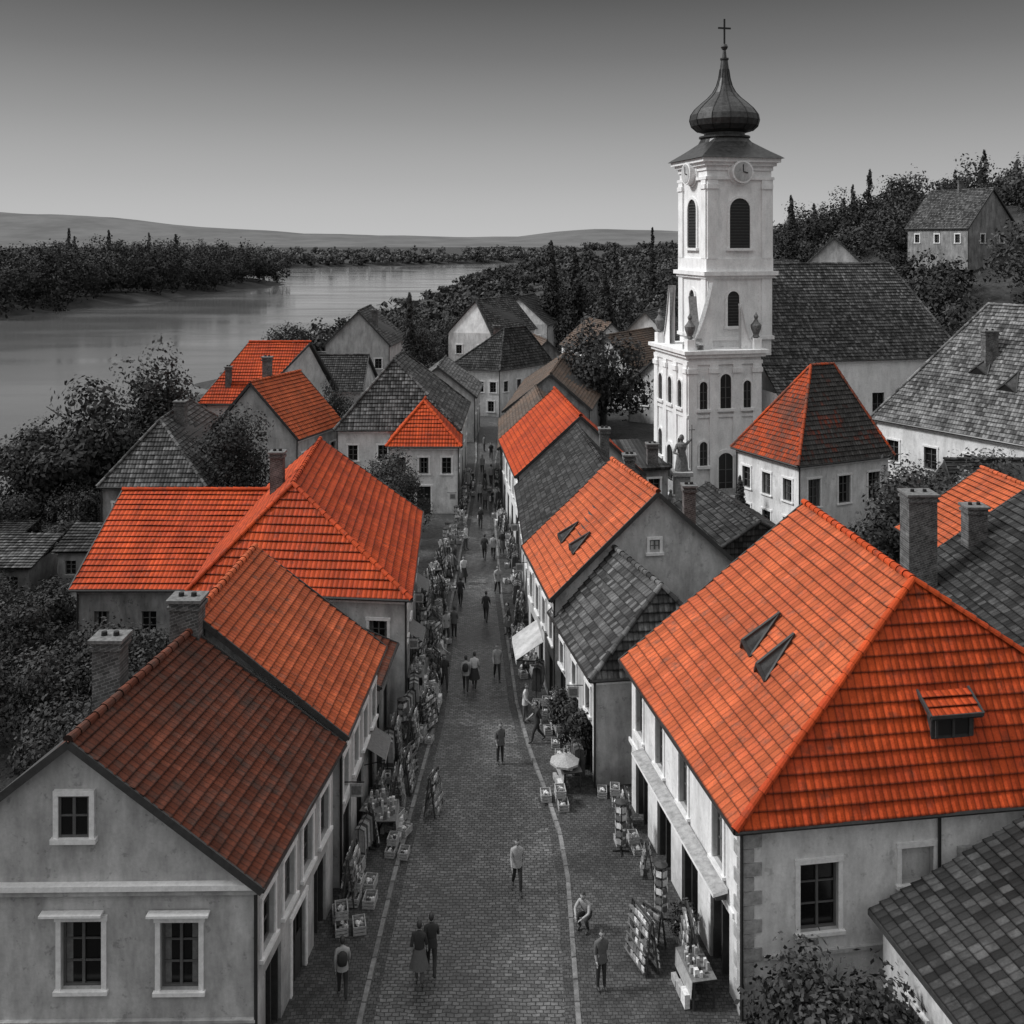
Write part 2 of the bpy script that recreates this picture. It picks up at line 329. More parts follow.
def dormer(e,pl,s,t,w=1.3,h=.85,rmat='orange'):
    P=bil(pl,s,t);Q=bil(pl,s,t+.02);U=(pl[1]-pl[0]).normalized();Vv=(Q-P).normalized()
    n=V((U.y,-U.x,0)); 
    if n.dot(Vv)>0:n=-n
    mb=MB(); up=V((0,0,1)); dep=h*1.5/ (Vv.z/math.hypot(Vv.x,Vv.y))
    a=P-U*w/2;b_=P+U*w/2
    mb.face([a,b_,b_+up*h,a+up*h],'wood'); 
    mb.obox(P,U,n,-w/2+.15,w/2-.15,.0,.03,.12,h-.12,'black')
    for x in (-w/2+.1,-.04,w/2-.18): mb.obox(P,U,n,x,x+.08,.03,.07,.06,h-.06,'wood')
    mb.face([a,a+up*h,a-n*dep+up*(h*1.5)],'wood'); mb.face([b_,b_-n*dep+up*(h*1.5),b_+up*h],'wood')
    f0=a+n*.25-U*.15+up*(h-.03);f1=b_+n*.25+U*.15+up*(h-.03);g0=a-n*dep-U*.15+up*(h*1.52);g1=b_-n*dep+U*.15+up*(h*1.52)
    roof_plane(mb,f0,f1,g1,g0,rmat,.36,.24); mb.beam(f0,f1,.08,.1,'wood'); mb.beam(f0,g0,.06,.12,'wood'); mb.beam(f1,g1,.06,.12,'wood')
    mb.done('dormer',e)
def gable_window(e,x,y,z,w,h,d=(1,0,0)):
    fr=MB(); d=V(d).normalized(); n=V((d.y,-d.x,0)); P=V((x,y,z))-d*w/2
    fr.obox(P,d,n,0,w,.01,.03,0,h,'glass')
    t=.13
    fr.obox(P,d,n,-t,0,.0,.12,0,h,'trim');fr.obox(P,d,n,w,w+t,.0,.12,0,h,'trim');fr.obox(P,d,n,-t,w+t,.0,.13,h,h+t,'trim');fr.obox(P,d,n,-t-.06,w+t+.06,.0,.18,-t,0,'trim')
    for x0,x1,z0,z1 in ((0,.06,0,h),(w-.06,w,0,h),(.06,w-.06,0,.06),(.06,w-.06,h-.06,h),(w/2-.04,w/2+.04,.06,h-.06),(.06,w/2-.04,h*.5,h*.5+.04),(w/2+.04,w-.06,h*.5,h*.5+.04)): fr.obox(P,d,n,x0,x1,.03,.07,z0,z1,'frame')
    fr.done('attic_window',e)

# ---------------------------------------------------------------- LEFT ROW
def sh(n,z=0.1,a=0,b=1): return row(n,z,1.3,2.2,'shop',a,b)
e,q=house('gabled_townhouse',(-16.45,25.7),(-6.45,25.85),(-5.55,33.3),(-14.1,33.3),5.2,(-11.45,25.8),(-10.6,33.2),9.05,'brown','wgrey',rowh=.3,tw=.2,
  wins={'near':[(.515,2.45,1.05,1.8,'win'),(.79,2.4,1.0,1.8,'win')],'right':[(.14,2.9,.9,1.5,'win'),(.38,2.9,.9,1.5,'win'),(.62,2.9,.9,1.5,'win'),(.86,2.9,.9,1.5,'win'),(.2,.1,1.2,2.2,'shop'),(.5,.1,1.2,2.2,'door'),(.8,.1,1.2,2.2,'shop')]})
gable_window(e,-11.4,26.1,6.45,.8,1.1,(10,.15,0))
c=MB(); O_=(-16.1,26.02,0); d_=(1,.015,0); n_=(.015,-1,0)
c.obox(O_,d_,n_,-.05,9.5,0,.22,5.12,5.26,'trim'); c.obox(O_,d_,n_,-.05,9.45,0,.14,4.96,5.12,'wgrey'); c.obox(O_,d_,n_,-.02,9.4,0,.07,-.3,1.6,'wold'); c.obox(O_,d_,n_,-.02,9.42,0,.12,1.6,1.68,'wgrey')
for X in (-11.45,-8.67):
    c.obox((X,26.08,0),d_,n_,-.8,.8,0,.24,4.46,4.52,'trim')
c.done('cornice',e)
chimney(e,-12.45,31,7.2,9.75,.85,.7); chimney(e,-10.8,33.3,8,10.15,.95,.75)
c=MB(); c.tube((-14.0,25.98,3.55),(-13.4,25.6,3.55),.02,.02,'iron',5); c.tube((-13.7,25.98,3.3),(-13.7,25.5,3.75),.02,.02,'iron',5); c.tube((-13.85,25.98,3.75),(-13.5,25.6,3.4),.02,.02,'iron',5); c.done('flag_bracket',e)

e,q=house('orange_roof_house',(-14.1,33.45),(-5.5,33.45),(-5.15,40.9),(-14.0,40.9),5.35,(-10.6,33.45),(-10.5,40.9),9.45,'orange2','cream',rowh=.32,tw=.22,
  wins={'right':row(4,2.9,.85,1.4)+sh(3)})
e,q=house('hip_roof_house',(-15.3,46.9),(-4.6,45.8),(-5.4,60.7),(-16.6,61.6),5.5,(-11.0,50.2),(-11.8,61.6),9.75,'orange','cream',near='hip',rowh=.42,
  wins={'right':row(5,3.1,.85,1.4)+sh(4),'near':row(4,3.0,.85,1.4)+[(.85,.1,1.2,2.2,'door')]})
chimney(e,-12.9,55,8,10.4,.7,.6)
house('courtyard_house',(-13.5,41.1),(-5.4,41.1),(-5.2,45.6),(-13.5,45.6),3.6,(-9.4,41.1),(-9.4,45.6),5.4,'brown','wold',wins={'right':sh(2)})
e,q=house('orange_wing_house',(-22.9,64.3),(-22.8,51.4),(-14.8,51.4),(-13.9,64.3),4.0,(-22.6,58),(-13.6,58),7.5,'orange','wold',rowh=.42,wins={'right':row(3,1.6,.8,1.2,'plain')})
e,q=house('riverside_grey_house',(-29.9,72),(-22,72),(-22.2,88),(-31,88),4.2,(-26.6,75.6),(-27.4,85),8.4,'grey','wold',near='hip',far='hip',wins={'near':row(3,1.7,.9,1.3),'left':row(4,1.7)})
chimney(e,-26,78.5,7,9.4,.8,.7)
c=empty('terrace_shed',(-35,60,0)); m_=MB()
def shed(x0,x1,y0,y1,z0,z1,rt):
    wall(m_,m_,(x0,y0),(x1,y0),z0,z1,row(2,max(.2,z1-1.5),.7,.9,'plain'),'wold'); wall(m_,m_,(x1,y0),(x1,y1),z0,z1,[],'wold'); wall(m_,m_,(x1,y1),(x0,y1),z0,z1,[],'wold'); wall(m_,m_,(x0,y1),(x0,y0),z0,z1,[],'wold')
    roof_plane(m_,(x0-.3,y0-.3,z1+.02),(x1+.3,y0-.3,z1+.02),(x1+.3,y1+.3,z1+.9),(x0-.3,y1+.3,z1+.9),rt)
shed(-34,-30,62,66,-1,1.7,'grey'); shed(-40,-35,67,73,-3,.6,'dark'); shed(-28.6,-25.5,63,66,-1,2.4,'dark'); shed(-43,-38,60,65,-3,-.4,'lichen')
m_.done('walls',c)
e,q=house('orange_gable_house',(-30.5,101),(-29,92),(-24,92),(-17.5,101),6.9,(-25.5,97),(-19.5,97),12.1,'orange','white',wins={'right':row(3,4.2,.8,1.2)})
chimney(e,-26.5,93.5,7,10.2,.5,.5)
e,q=house('orange_roof_cottage',(-25.4,82.0),(-17.5,82.0),(-14.9,89.3),(-22.8,89.3),5.6,(-21.5,82),(-18.9,89.3),10.3,'orange2','cream',wins={'near':row(2,3.2,.8,1.2),'right':row(3,3)})
chimney(e,-20.8,85,9,12.1,.7,.7)
e,q=house('grey_hip_roof_house',(-15,84),(-4.3,84.2),(-4.1,98),(-15,98),6,(-10.4,88.2),(-10.2,94),11.5,'grey','white',near='hip',far='hip',wins={'near':row(4,3.4,.8,1.3),'right':row(4,3.4,.8,1.3)+sh(3)})
house('corner_house',(-10.1,79.7),(-4.0,79.7),(-4.2,84.6),(-10.2,84.6),5.5,(-7.3,82.6),(-7.3,84.3),8.7,'orange','white',near='hip',wins={'near':row(3,3.3,.75,1.3)+[(.5,.1,1.1,2.2,'door')],'right':row(2,3.3,.75,1.3)+sh(2)})
house('grey_roof_house',(-24,113),(-24.5,104),(-15.5,104),(-15,113),6.3,(-24,108.5),(-15.5,108.5),9.5,'dark','cream',wins={'right':row(4,3)})
e,q=house('gabled_house',(-25,132),(-16,132),(-15,144),(-25,144),8,(-20.3,132),(-20.3,144),12.6,'grey','wgrey',wins={'near':row(3,5)}); chimney(e,-18.5,135,9.5,12.6)
house('grey_roof_house',(-28,121),(-27,114),(-22,114),(-22,121),6,(-27,118),(-22,118),8.7,'grey','white')
e,q=house('white_townhouse',(-8.3,126),(-1.5,124),(5.5,132),(-1,137),5.8,(-1.0,128.5),(1.8,131.5),10.6,'dark','white',near='hip',far='hip',mats={'left':'orange'},wins={'near':row(4,3,.8,1.3)+row(3,.6,.8,1.3),'right':row(4,3,.8,1.3)})
chimney(e,-2,129,8,11)
house('grey_roof_house',(-10,150),(-3,148),(4,158),(-4,162),8,(-5.5,150),(0,159),13,'grey','white',wins={'near':row(2,5)})
house('grey_roof_house',(-4,166),(6,164),(9,176),(-2,178),8,(1,166),(4,176),12.5,'dark','cream',wins={'near':row(3,5)})
house('grey_roof_house',(-12.5,108),(-3.8,108),(-3.4,118),(-12,118),5,(-8,108),(-7.8,118),8.3,'lichen','cream',wins={'right':row(3,3)+sh(3),'near':row(3,2.8)})

# ---------------------------------------------------------------- RIGHT ROW
A=(6.18,27.7);B=(21.4,29.9);C=(19.6,41.6);D=(4.2,39.05)
e,q=house('large_corner_house',A,B,C,D,5.6,(12.5,31.2),(11.8,40.4),11.38,'orange','white',near='hip',
  wins={'left':[(.10,3.3,.85,1.75,'win'),(.32,3.3,.85,1.75,'win'),(.55,3.3,.85,1.75,'win'),(.83,3.3,.85,1.75,'win'),(.12,.1,1.5,2.2,'shop'),(.36,.1,1.5,2.2,'shop'),(.6,.1,1.5,2.2,'shop'),(.84,.1,1.5,2.3,'shop')],
        'near':[(.155,2.35,1.15,1.95,'win'),(.36,3.45,1.0,1.05,'blind')]},inset=.38,rowh=.43,tw=.25,mats={'left':'orange2'})
left=(q['d'],q['a'],q['r0'],q['r1']); front=(q['a'],q['b'],q['r0'],q['r0'])
hatch(e,left,.52,.40,.8,.5,1.8); hatch(e,left,.67,.38,.8,.5,1.8)
dormer(e,front,.46,.30,1.35,.8)
c=MB()
ia=q['ia']; dl=(q['id']-q['ia']).normalized(); df=(q['ib']-q['ia']).normalized(); nl=V((-dl.y,dl.x,0)); nf=V((df.y,-df.x,0))
o=V((ia.x,ia.y,0))
for i in range(14):
    z=-.3+i*.4; a_=.55 if i%2 else .32; b_=.32 if i%2 else .55
    if z+.36>5.3: break
    c.obox(o,df,nf,-.04,a_,0,.045,z,z+.36,'stone'); c.obox(o,dl,nl,-.0,b_,0,.045,z,z+.36,'stone')
c.done('quoins',e)
c=MB()
p0=o+dl*1.0+nl*.04+V((0,0,3.12)); p1=o+dl*9.2+nl*.04+V((0,0,3.12)); of=nl*.45+V((0,0,-.12))
c.face([p0,p1,p1+of,p0+of],'stone'); c.face([p0+V((0,0,-.14)),p0+of+V((0,0,-.1)),p1+of+V((0,0,-.1)),p1+V((0,0,-.14))],'wold'); c.face([p0+of,p1+of,p1+of+V((0,0,-.1)),p0+of+V((0,0,-.1))],'trim'); c.face([p0,p0+of,p0+of+V((0,0,-.1)),p0+V((0,0,-.14))],'trim')
for s in (1.2,3.0,4.9,7.0,9.0): c.obox(o+dl*s,dl,nl,-.05,.05,.03,.35,2.7,2.98,'wood')
c.done('shop_canopy',e)
c=MB(); c.obox(o,df,nf,.6,6.0,0,.08,1.7,1.82,'cream'); c.obox(o,dl,nl,.6,11,0,.06,2.5,2.66,'trim'); c.tube(o+df*5.9+nf*.1,o+df*5.9+nf*.1+V((0,0,5.4)),.05,.05,'gutter',6); c.obox(o,df,nf,6.5,7.2,0,.12,3.9,4.4,'g2')
c.done('facade_trim',e)
c=empty('lean_to_shed',(13,25,0)); m_=MB()
roof_plane(m_,(10.0,28.0,3.25),(11.0,22.0,3.25),(17,22.6,6.2),(16.2,28.9,6.2),'dark',.34,.24)
m_.beam((10.0,28.0,3.2),(11,22,3.2),.09,.16,'wood'); m_.done('roof',c)
m_=MB(); wall(m_,m_,(10.35,27.9),(11.3,22.2),-.3,3.2,[(.3,.8,.7,1.0,'win')],'cream'); wall(m_,m_,(11.3,22.2),(17,22.7),-.3,3.3,[],'cream'); m_.done('walls',c)
house('slate_roof_shop',(3.1,39.7),(9.6,40.6),(8.2,47.6),(1.7,47),4.5,(6.2,41.6),(4.7,47),7.6,'grey','cream',near='hip',wins={'left':row(3,2.6,.7,1.1)+sh(3)})
e,q=house('orange_roof_shop',(1.73,45.8),(12.0,47.6),(10.3,55),(.54,53.9),5.5,(6.86,46.9),(5.4,54),10.15,'orange2','wgrey',wins={'left':row(4,3.1,.8,1.4)+sh(3),'near':[(.42,5.55-3.2,.6,.8,'plain')]})
pl=(q['d'],q['a'],q['r0'],q['r1']); hatch(e,pl,.45,.28,.7,.45,1.3); hatch(e,pl,.72,.30,.7,.45,1.3)
gable_window(e,6.7,47.15,7.3,.5,.6,(10.27,1.8,0)); chimney(e,9.2,52,6.6,9.3,.6,.6)
e,q=house('slate_roof_house',(.75,54.1),(10,55.2),(8.5,69.5),(.2,69),5.0,(5.4,54.4),(4.5,69.2),9.2,'dark','cream',wins={'left':row(5,2.9,.8,1.3)+sh(4)}); chimney(e,6.8,58,7.5,9.6,.6,.6); chimney(e,6,65,7.5,9.8,.6,.6)
e,q=house('orange_roof_house',(.2,69.6),(9.4,70.4),(8,83.5),(-1.1,82.5),5.5,(4.8,69.8),(3.5,83),9.7,'orange','white',wins={'left':row(5,3.2,.8,1.4)+sh(4)})
house('street_end_house',(-1.2,83.2),(7,84),(6,98),(-1.3,97),4.6,(2.9,83.4),(2.3,97.6),7.8,'tan','wold',wins={'left':row(4,2.7)+sh(4)})
house('street_end_house',(-1.0,99),(8,100),(12,122),(1.5,122),5,(3.9,100),(6.8,122),8.6,'tan','wold',wins={'left':row(5,2.7)})
house('courtyard_house',(10.6,56),(17.6,57),(16.2,66),(9.4,65.5),4.0,(14,56.5),(12.8,65.8),6.0,'dark','cream',near='hip',wins={'near':row(2,2)})
house('courtyard_house',(13,47.5),(20.5,50.5),(18.3,56.4),(10.8,53),3.8,(17,49),(14.6,54.7),6.3,'dark','wold',wins={'near':row(2,2)})
c=empty('flat_roof_annex',(10.5,78,0)); m_=MB(); wall(m_,m_,(9.5,74),(11.6,74.4),-.3,5.0,row(1,3),'wold'); wall(m_,m_,(11.6,74.4),(10.8,84),-.3,5.0,row(3,2.4),'wold'); m_.obox((9.4,73.8,0),(.98,.2,0),(-.1,.98,0),-.2,2.4,-.2,10.5,5.0,5.2,'dark'); m_.done('walls',c); chimney(c,10.5,74.9,5.2,6.8,.8,.7)
house('mixed_roof_villa',(16.9,77.2),(20.2,70.6),(28.4,74.2),(25.2,80.8),6.0,(22.6,75.6),(24.6,76.5),12.5,'mixed','white',near='hip',far='hip',mats={'near':'villa'},wins={'near':row(3,3.2,.9,1.6)+row(3,.6,.9,1.4),'right':row(3,2.9,1.1,2.0,'win')},caps='villa')
def off(p,a,b): return (p[0]+.537*a+.844*b,p[1]-.844*a+.537*b)
P0=(29.3,82.0)
e,q=house('large_lichen_roof_house',off(P0,0,14),off(P0,0,0),off(P0,21,0),off(P0,21,14),7.4,off(P0,6,7),off(P0,19,7),16.8,'lichen','white',near='hip',wins={'right':row(6,4.2,1.1,1.7)+row(6,1,1.1,1.6)})
chimney(e,*off(P0,8,4.0),10.5,15.0,1.0,.8); 
c=(q['b'],q['c'],q['r1'],q['r0']); hatch(e,c,.28,.45,1.6,.7,1.8); hatch(e,c,.45,.35,1.6,.7,1.8); hatch(e,c,.62,.42,1.6,.7,1.8)
e,q=house('dark_roof_house',(19.4,38),(31,38),(31,49),(19.4,49),5.9,(25.5,38),(25.5,49),10.0,'dark','cream')
chimney(e,18.9,46.5,-.3,10.3,1.3,1.1); chimney(e,22,47.6,6.5,9.4,.9,.8)
house('orange_roof_house',(22.2,50),(33,51),(32,58),(21.8,57),5.6,(27.6,50.5),(27.0,57.5),8.9,'orange2','white',wins={'left':row(3,3)})
house('garden_house',(28,62),(38,62),(38,70),(28,69),4.5,(28.5,66),(37.5,66),7.5,'dark','cream',wins={'near':row(3,2)})

# ---------------------------------------------------------------- CHURCH
CA=V((14.6,83,0)); CU=V((.9744,.2250,0)); CV=V((-.2250,.9744,0))
def Lc(u,v,z=0): p=CA+CU*u+CV*v; return V((p.x,p.y,z))
BW,BD=6.6,7.4
ch,q=house('church',Lc(6.2,16)[:2],Lc(6.2,1.6)[:2],Lc(27.6,1.6)[:2],Lc(27.6,16)[:2],11.4,Lc(8,8.8)[:2],Lc(24.6,8.8)[:2],19.7,'grey','church',far='hip',
   wins={'right':[(f,5.2,1.2,3.2,'plain') for f in (.16,.38,.6,.82)]},rowh=.36)
mb=MB(); ORG=(CA.x,CA.y,0)
def lb(u0,u1,v0,v1,z0,z1,mat='church'): mb.obox(ORG,CU,CV,u0,u1,v0,v1,z0,z1,mat)
lb(0,BW,0,BD,-.3,12.2)
for k,(a_,z0,z1) in enumerate(((.12,11.6,11.9),(.3,12.2,12.5),(.5,12.5,12.8),(.12,7.2,7.45),(.15,-.3,1.2))): lb(-a_,BW+a_,-a_,BD+a_,z0,z1,'church' if k!=4 else 'stone')
for u in (0,1.9,4.0,5.8): lb(u,u+.8,-.14,0,1.2,11.6); lb(u-.08,u+.88,-.24,0,10.9,11.3)
for v in (0,2.2,4.5,6.6): lb(-.14,0,v,v+.8,1.2,11.6); lb(-.24,0,v-.08,v+.88,10.9,11.3)
TU,TV,TS=2.6,2.0,6.0
lb(TU,TU+TS,TV,TV+TS,12.0,28.6)
for a_,z0,z1 in ((.25,18.7,18.95),(.45,18.95,19.3),(.12,19.3,20.4),(.2,13.4,13.7),(.2,27.2,27.45),(.12,28.0,28.4),(.35,28.4,28.7),(.62,28.7,29.05)): lb(TU-a_,TU+TS+a_,TV-a_,TV+TS+a_,z0,z1)
for u in (0,TS-.95):
    lb(TU+u,TU+u+.95,TV-.15,TV,13.7,18.7); lb(TU+u,TU+u+.95,TV-.16,TV,20.4,27.2); lb(TU+u-.06,TU+u+1.01,TV-.26,TV,26.4,26.8)
    lb(TU-.15,TU,TV+u,TV+u+.95,13.7,18.7); lb(TU-.16,TU,TV+u,TV+u+.95,20.4,27.2); lb(TU-.26,TU,TV+u-.06,TV+u+1.01,26.4,26.8)
    lb(TU+TS,TU+TS+.15,TV+u,TV+u+.95,20.4,27.2)
mb.done('tower_walls',ch)
def archwin(mb,P,d,n,w,h,louvre=True,tr=.22):
    P=V(P); r=w/2
    arc=[(r*math.cos(t*math.pi/10),h-r+r*math.sin(t*math.pi/10)) for t in range(11)]
    inner=[(-w/2,0),(w/2,0)]+arc; f=lambda x,z,o:P+d*x+n*o+V((0,0,z))
    mb.face([f(x,z,.02) for x,z in inner],'black')
    outer=[(-w/2-tr,0),(w/2+tr,0)]+[((r+tr)*math.cos(t*math.pi/10),h-r+(r+tr)*math.sin(t*math.pi/10)) for t in range(11)]
    N=len(inner)
    for i in range(1,N):
        j=(i+1)%N
        mb.face([f(*outer[i],.14),f(*outer[j],.14),f(*inner[j],.14),f(*inner[i],.14)],'trim'); mb.face([f(*inner[i],.14),f(*inner[j],.14),f(*inner[j],.02),f(*inner[i],.02)],'church'); mb.face([f(*outer[i],.0),f(*outer[j],.0),f(*outer[j],.14),f(*outer[i],.14)],'trim')
    mb.obox(P,d,n,-w/2-tr-.12,w/2+tr+.12,0,.28,-.22,0,'trim')
    if louvre:
        z=.15
        while z<h-.3:
            hw=w/2-.04 if z<h-r else math.sqrt(max(0,r*r-(z-h+r)**2))-.04
            mb.obox(P,d,n,-hw,hw,.03,.1,z,z+.09,'wood'); z+=.26
    else:
        mb.obox(P,d,n,-.04,.04,.03,.07,0,h-.1,'frame')
        for z in (h*.3,h*.6): mb.obox(P,d,n,-w/2,w/2,.03,.06,z,z+.05,'frame')
mb=MB(); nF=-CV; nL=-CU
archwin(mb,Lc(TU+TS/2,TV,21.3),CU,nF,1.9,4.3); archwin(mb,Lc(TU,TV+TS/2,21.3),-CV,nL,1.9,4.3); archwin(mb,Lc(TU+TS,TV+TS/2,21.3),CV,CU,1.9,4.3)
archwin(mb,Lc(TU+TS/2-.6,TV,14.6),CU,nF,1.1,3.0); archwin(mb,Lc(TU,TV+TS/2,14.6),-CV,nL,1.1,3.0)
for u,w_ in ((1.35,.7),(3.35,1.0),(5.3,.7)): archwin(mb,Lc(u,0,7.9),CU,nF,w_,2.3 if w_<.9 else 2.9,False,.16)
archwin(mb,Lc(3.35,0,.6),CU,nF,1.5,3.6,False,.3)
for u in (1.35,5.3): archwin(mb,Lc(u,0,3.2),CU,nF,.7,2.0,False,.14)
for v in (1.5,3.7,5.9): archwin(mb,Lc(0,v,7.9),-CV,nL,.9,2.3,False,.16)
for v in (1.5,5.9): archwin(mb,Lc(0,v,3.0),-CV,nL,.9,2.3,False,.16)
archwin(mb,Lc(0,3.7,.1),-CV,nL,1.4,4.2,False,.3)
for P,d,n in ((Lc(TU+TS/2,TV,27.85),CU,nF),(Lc(TU,TV+TS/2,27.85),-CV,nL)):
    for rr,o_,mt in ((1.15,.16,'church'),(.98,.68,'trim'),(.84,.72,'cream')):
        N=24; pts=[P+d*math.cos(t*2*math.pi/N)*rr+V((0,0,math.sin(t*2*math.pi/N)*rr))+n*(o_+.02) for t in range(N)]
        mb.face(pts,mt)
        for t in range(N): mb.face([pts[t],pts[(t+1)%N],pts[(t+1)%N]-n*(o_+.02),pts[t]-n*(o_+.02)],'church')
    mb.beam(P+n*.77,P+n*.77+V((0,0,.62)),.06,.04,'iron',n); mb.beam(P+n*.77,P+n*.77+d*.42-V((0,0,.1)),.08,.04,'iron',n)
mb.done('belfry_windows_and_clocks',ch)
mb=MB()
def volute(u0,u1,v,h0,h1,th,axis='u'):
    pts=[]; n=10
    for i in range(n+1):
        t=i/n; pts.append((u0+(u1-u0)*t,h0+(h1-h0)*(t**2.2)))
    F=(lambda a,z,o:Lc(a,v+o,z)) if axis=='u' else (lambda a,z,o:Lc(v+o,a,z))
    for o_ in (0,th): mb.face([F(u0,h0-.6,o_)]+[F(a,z,o_) for a,z in pts]+[F(u1,h0-.6,o_)],'church')
    for i in range(n): 
        mb.face([F(*pts[i],-.12),F(*pts[i+1],-.12),F(*pts[i+1],th+.12),F(*pts[i],th+.12)],'stone'); 
        mb.face([F(pts[i][0],pts[i][1]-.22,-.12),F(pts[i+1][0],pts[i+1][1]-.22,-.12),F(*pts[i+1],-.12),F(*pts[i],-.12)],'trim')
volute(.1,TU,.9,13.2,18.4,.5); volute(6.4,TU+2.4,.4,13.2,16.6,.5); volute(BD-.1,TV+3.5,.6,13.2,18.0,.5,'v'); volute(.2,TV,1.0,13.2,17.2,.5,'v')
for u,v in ((.3,.3),(BW-.3,.3),(.3,BD-.3)):
    mb.obox(ORG,CU,CV,u-.35,u+.35,v-.35,v+.35,12.8,13.7,'church'); p=Lc(u,v,13.7)
    mb.lathe(p,[(.1,0),(.3,.1),(.22,.3),(.42,.8),(.46,1.1),(.25,1.35),(.12,1.6),(.2,1.85),(.0,2.2)],'brick',10)
mb.done('volutes_and_urns',ch)
mb=MB()
tc=Lc(TU+TS/2,TV+TS/2,0); ang=math.atan2(CU.y,CU.x)
def sq(r,z,n=16,k=1.0):
    out=[]
    for i in range(n):
        a=2*math.pi*i/n+math.pi/4; rs=1/max(abs(math.cos(a)),abs(math.sin(a))); rr=r*(k*rs+(1-k)); a2=a+ang
        out.append(V((tc.x+rr*math.cos(a2),tc.y+rr*math.sin(a2),z)))
    return out
rings=[sq(r,z,24,k) for r,z,k in ((3.85,29.05,1),(3.6,29.25,1),(3.0,29.7,.95),(2.5,30.15,.8),(2.15,30.6,.4),(2.05,31.0,.1),(2.25,31.05,0),(2.25,31.2,0),(1.8,31.25,0),(1.8,31.5,0),(2.5,31.7,0),(2.95,32.1,0),(3.1,32.6,0),(3.0,33.1,0),(2.65,33.6,0),(2.1,34.1,0),(1.5,34.6,0),(1.05,35.1,0),(.72,35.7,0),(.52,36.4,0),(.4,37.2,0),(.3,38.0,0),(.38,38.05,0),(.38,38.2,0),(.2,38.25,0),(.12,39,0))]
for i in range(len(rings)-1):
    for k in range(24): mb.face([rings[i][k],rings[i][(k+1)%24],rings[i+1][(k+1)%24],rings[i+1][k]],'copper')
for k in range(0,24,2):
    for i in range(10,20): 
        a_,b_=rings[i][k],rings[i+1][k]; mb.beam(a_,b_,.07,.07,'iron')
mb.lathe((tc.x,tc.y,39.2),[(0,-.32),(.22,-.22),(.32,0),(.22,.22),(0,.32)],'copper',12)
mb.obox((tc.x,tc.y,0),CU,CV,-.07,.07,-.05,.05,39.4,41.7,'iron'); mb.obox((tc.x,tc.y,0),CU,CV,-.6,-.07,-.05,.05,40.8,40.95,'iron'); mb.obox((tc.x,tc.y,0),CU,CV,.07,.6,-.05,.05,40.8,40.95,'iron')
mb.done('onion_dome',ch)
mb=MB(); roof_plane(mb,Lc(7.4,-1.6,9.0),Lc(12.5,-1.6,9.0),Lc(12.5,1.6,11.4),Lc(7.4,1.6,11.4),'grey'); wall(mb,mb,Lc(7.6,-1.3),Lc(12.3,-1.3),-.3,9.1,row(2,4.6,1.0,2.2,'plain'),'church'); wall(mb,mb,Lc(12.3,-1.3),Lc(12.3,2),-.3,9.1,[],'church'); wall(mb,mb,Lc(7.6,2),Lc(7.6,-1.3),-.3,9.1,[],'church'); mb.done('side_chapel',ch)
st=empty('stone_statue',(13.6,80.2,0)); mb=MB()
mb.box(12.7,14.5,79.3,81.1,-.2,.7,'stone'); mb.box(13.0,14.2,79.6,80.8,.7,3.2,'stone'); mb.box(12.8,14.4,79.4,81.0,3.2,3.5,'stone')
mb.lathe((13.6,80.2,3.5),[(.55,0),(.5,.6),(.36,1.3),(.34,1.6),(.42,1.95),(.36,2.2),(.13,2.3),(.12,2.42),(.2,2.55),(.21,2.7),(.13,2.88),(0,2.93)],'brick',12,1,.75)
mb.tube((13.25,80.2,5.6),(12.95,79.9,5.0),.12,.1,'brick'); mb.tube((12.95,79.9,5.0),(13.3,79.7,4.9),.1,.07,'brick'); mb.tube((13.95,80.2,5.6),(14.4,80.1,6.1),.12,.08,'brick'); mb.tube((14.4,80.1,3.5),(14.4,80.1,7.2),.04,.04,'brick'); mb.tube((14.15,80.1,6.8),(14.65,80.1,6.8),.04,.04,'brick')
for a in range(4): mb.lathe((12.85+1.5*(a%2),79.45+1.5*(a//2),.7),[(.2,0),(.26,.4),(.16,.75),(.1,.85),(.15,1),(0,1.15)],'stone',8)
mb.done('figure_and_plinth',st)

# ---------------------------------------------------------------- TERRAIN
SR=[(-200,-42),(0,-42),(80,-45),(160,-54),(280,-42),(555,-29),(900,-2),(1100,30),(1300,100),(1600,250),(9000,900)]
def ip(t,P): return np.interp(t,[p[0] for p in P],[p[1] for p in P])
def S(x): x=np.clip(x,0,1); return x*x*(3-2*x)
def height(X,Y):
    dR=X-ip(Y,SR); dL=np.minimum(ip(Y,[(0,-175),(312,-162),(416,-150),(581,-129),(700,-120)])-X,(600-Y)*1.0); dF=(Y-1100-1.05*X)/1.45
    dR=dR+3*np.sin(Y*.11)+2*np.sin(Y*.37)
    dL=dL+6*np.sin(Y*.05)+3*np.sin(Y*.17)
    land=np.maximum(np.maximum(dR,dL),dF)
    z=np.where(land>0,-3.2+np.minimum(3.15,land*.22),-3.2+np.maximum(-2.5,land*.2))
    hill=S((Y-88)/80)*25*S((X-10)/88)*(1-.8*S((Y-190)/170))
    hill+=S((Y-110)/100)*4*S((X+5)/30)*(dR>0)
    hill=hill*S(dR/30)
    return z+hill
def gz(x,y): return float(height(np.array(float(x)),np.array(float(y))))
xs=np.concatenate([np.linspace(-6000,-260,30),np.linspace(-250,200,226),np.linspace(230,6000,30)])
ys=np.concatenate([np.linspace(-60,400,231),np.linspace(406,1400,140),np.linspace(1450,7000,30)])
GX,GY=np.meshgrid(xs,ys); GZ=height(GX,GY)
co=np.stack([GX,GY,GZ],-1).reshape(-1,3); nx,ny=len(xs),len(ys)
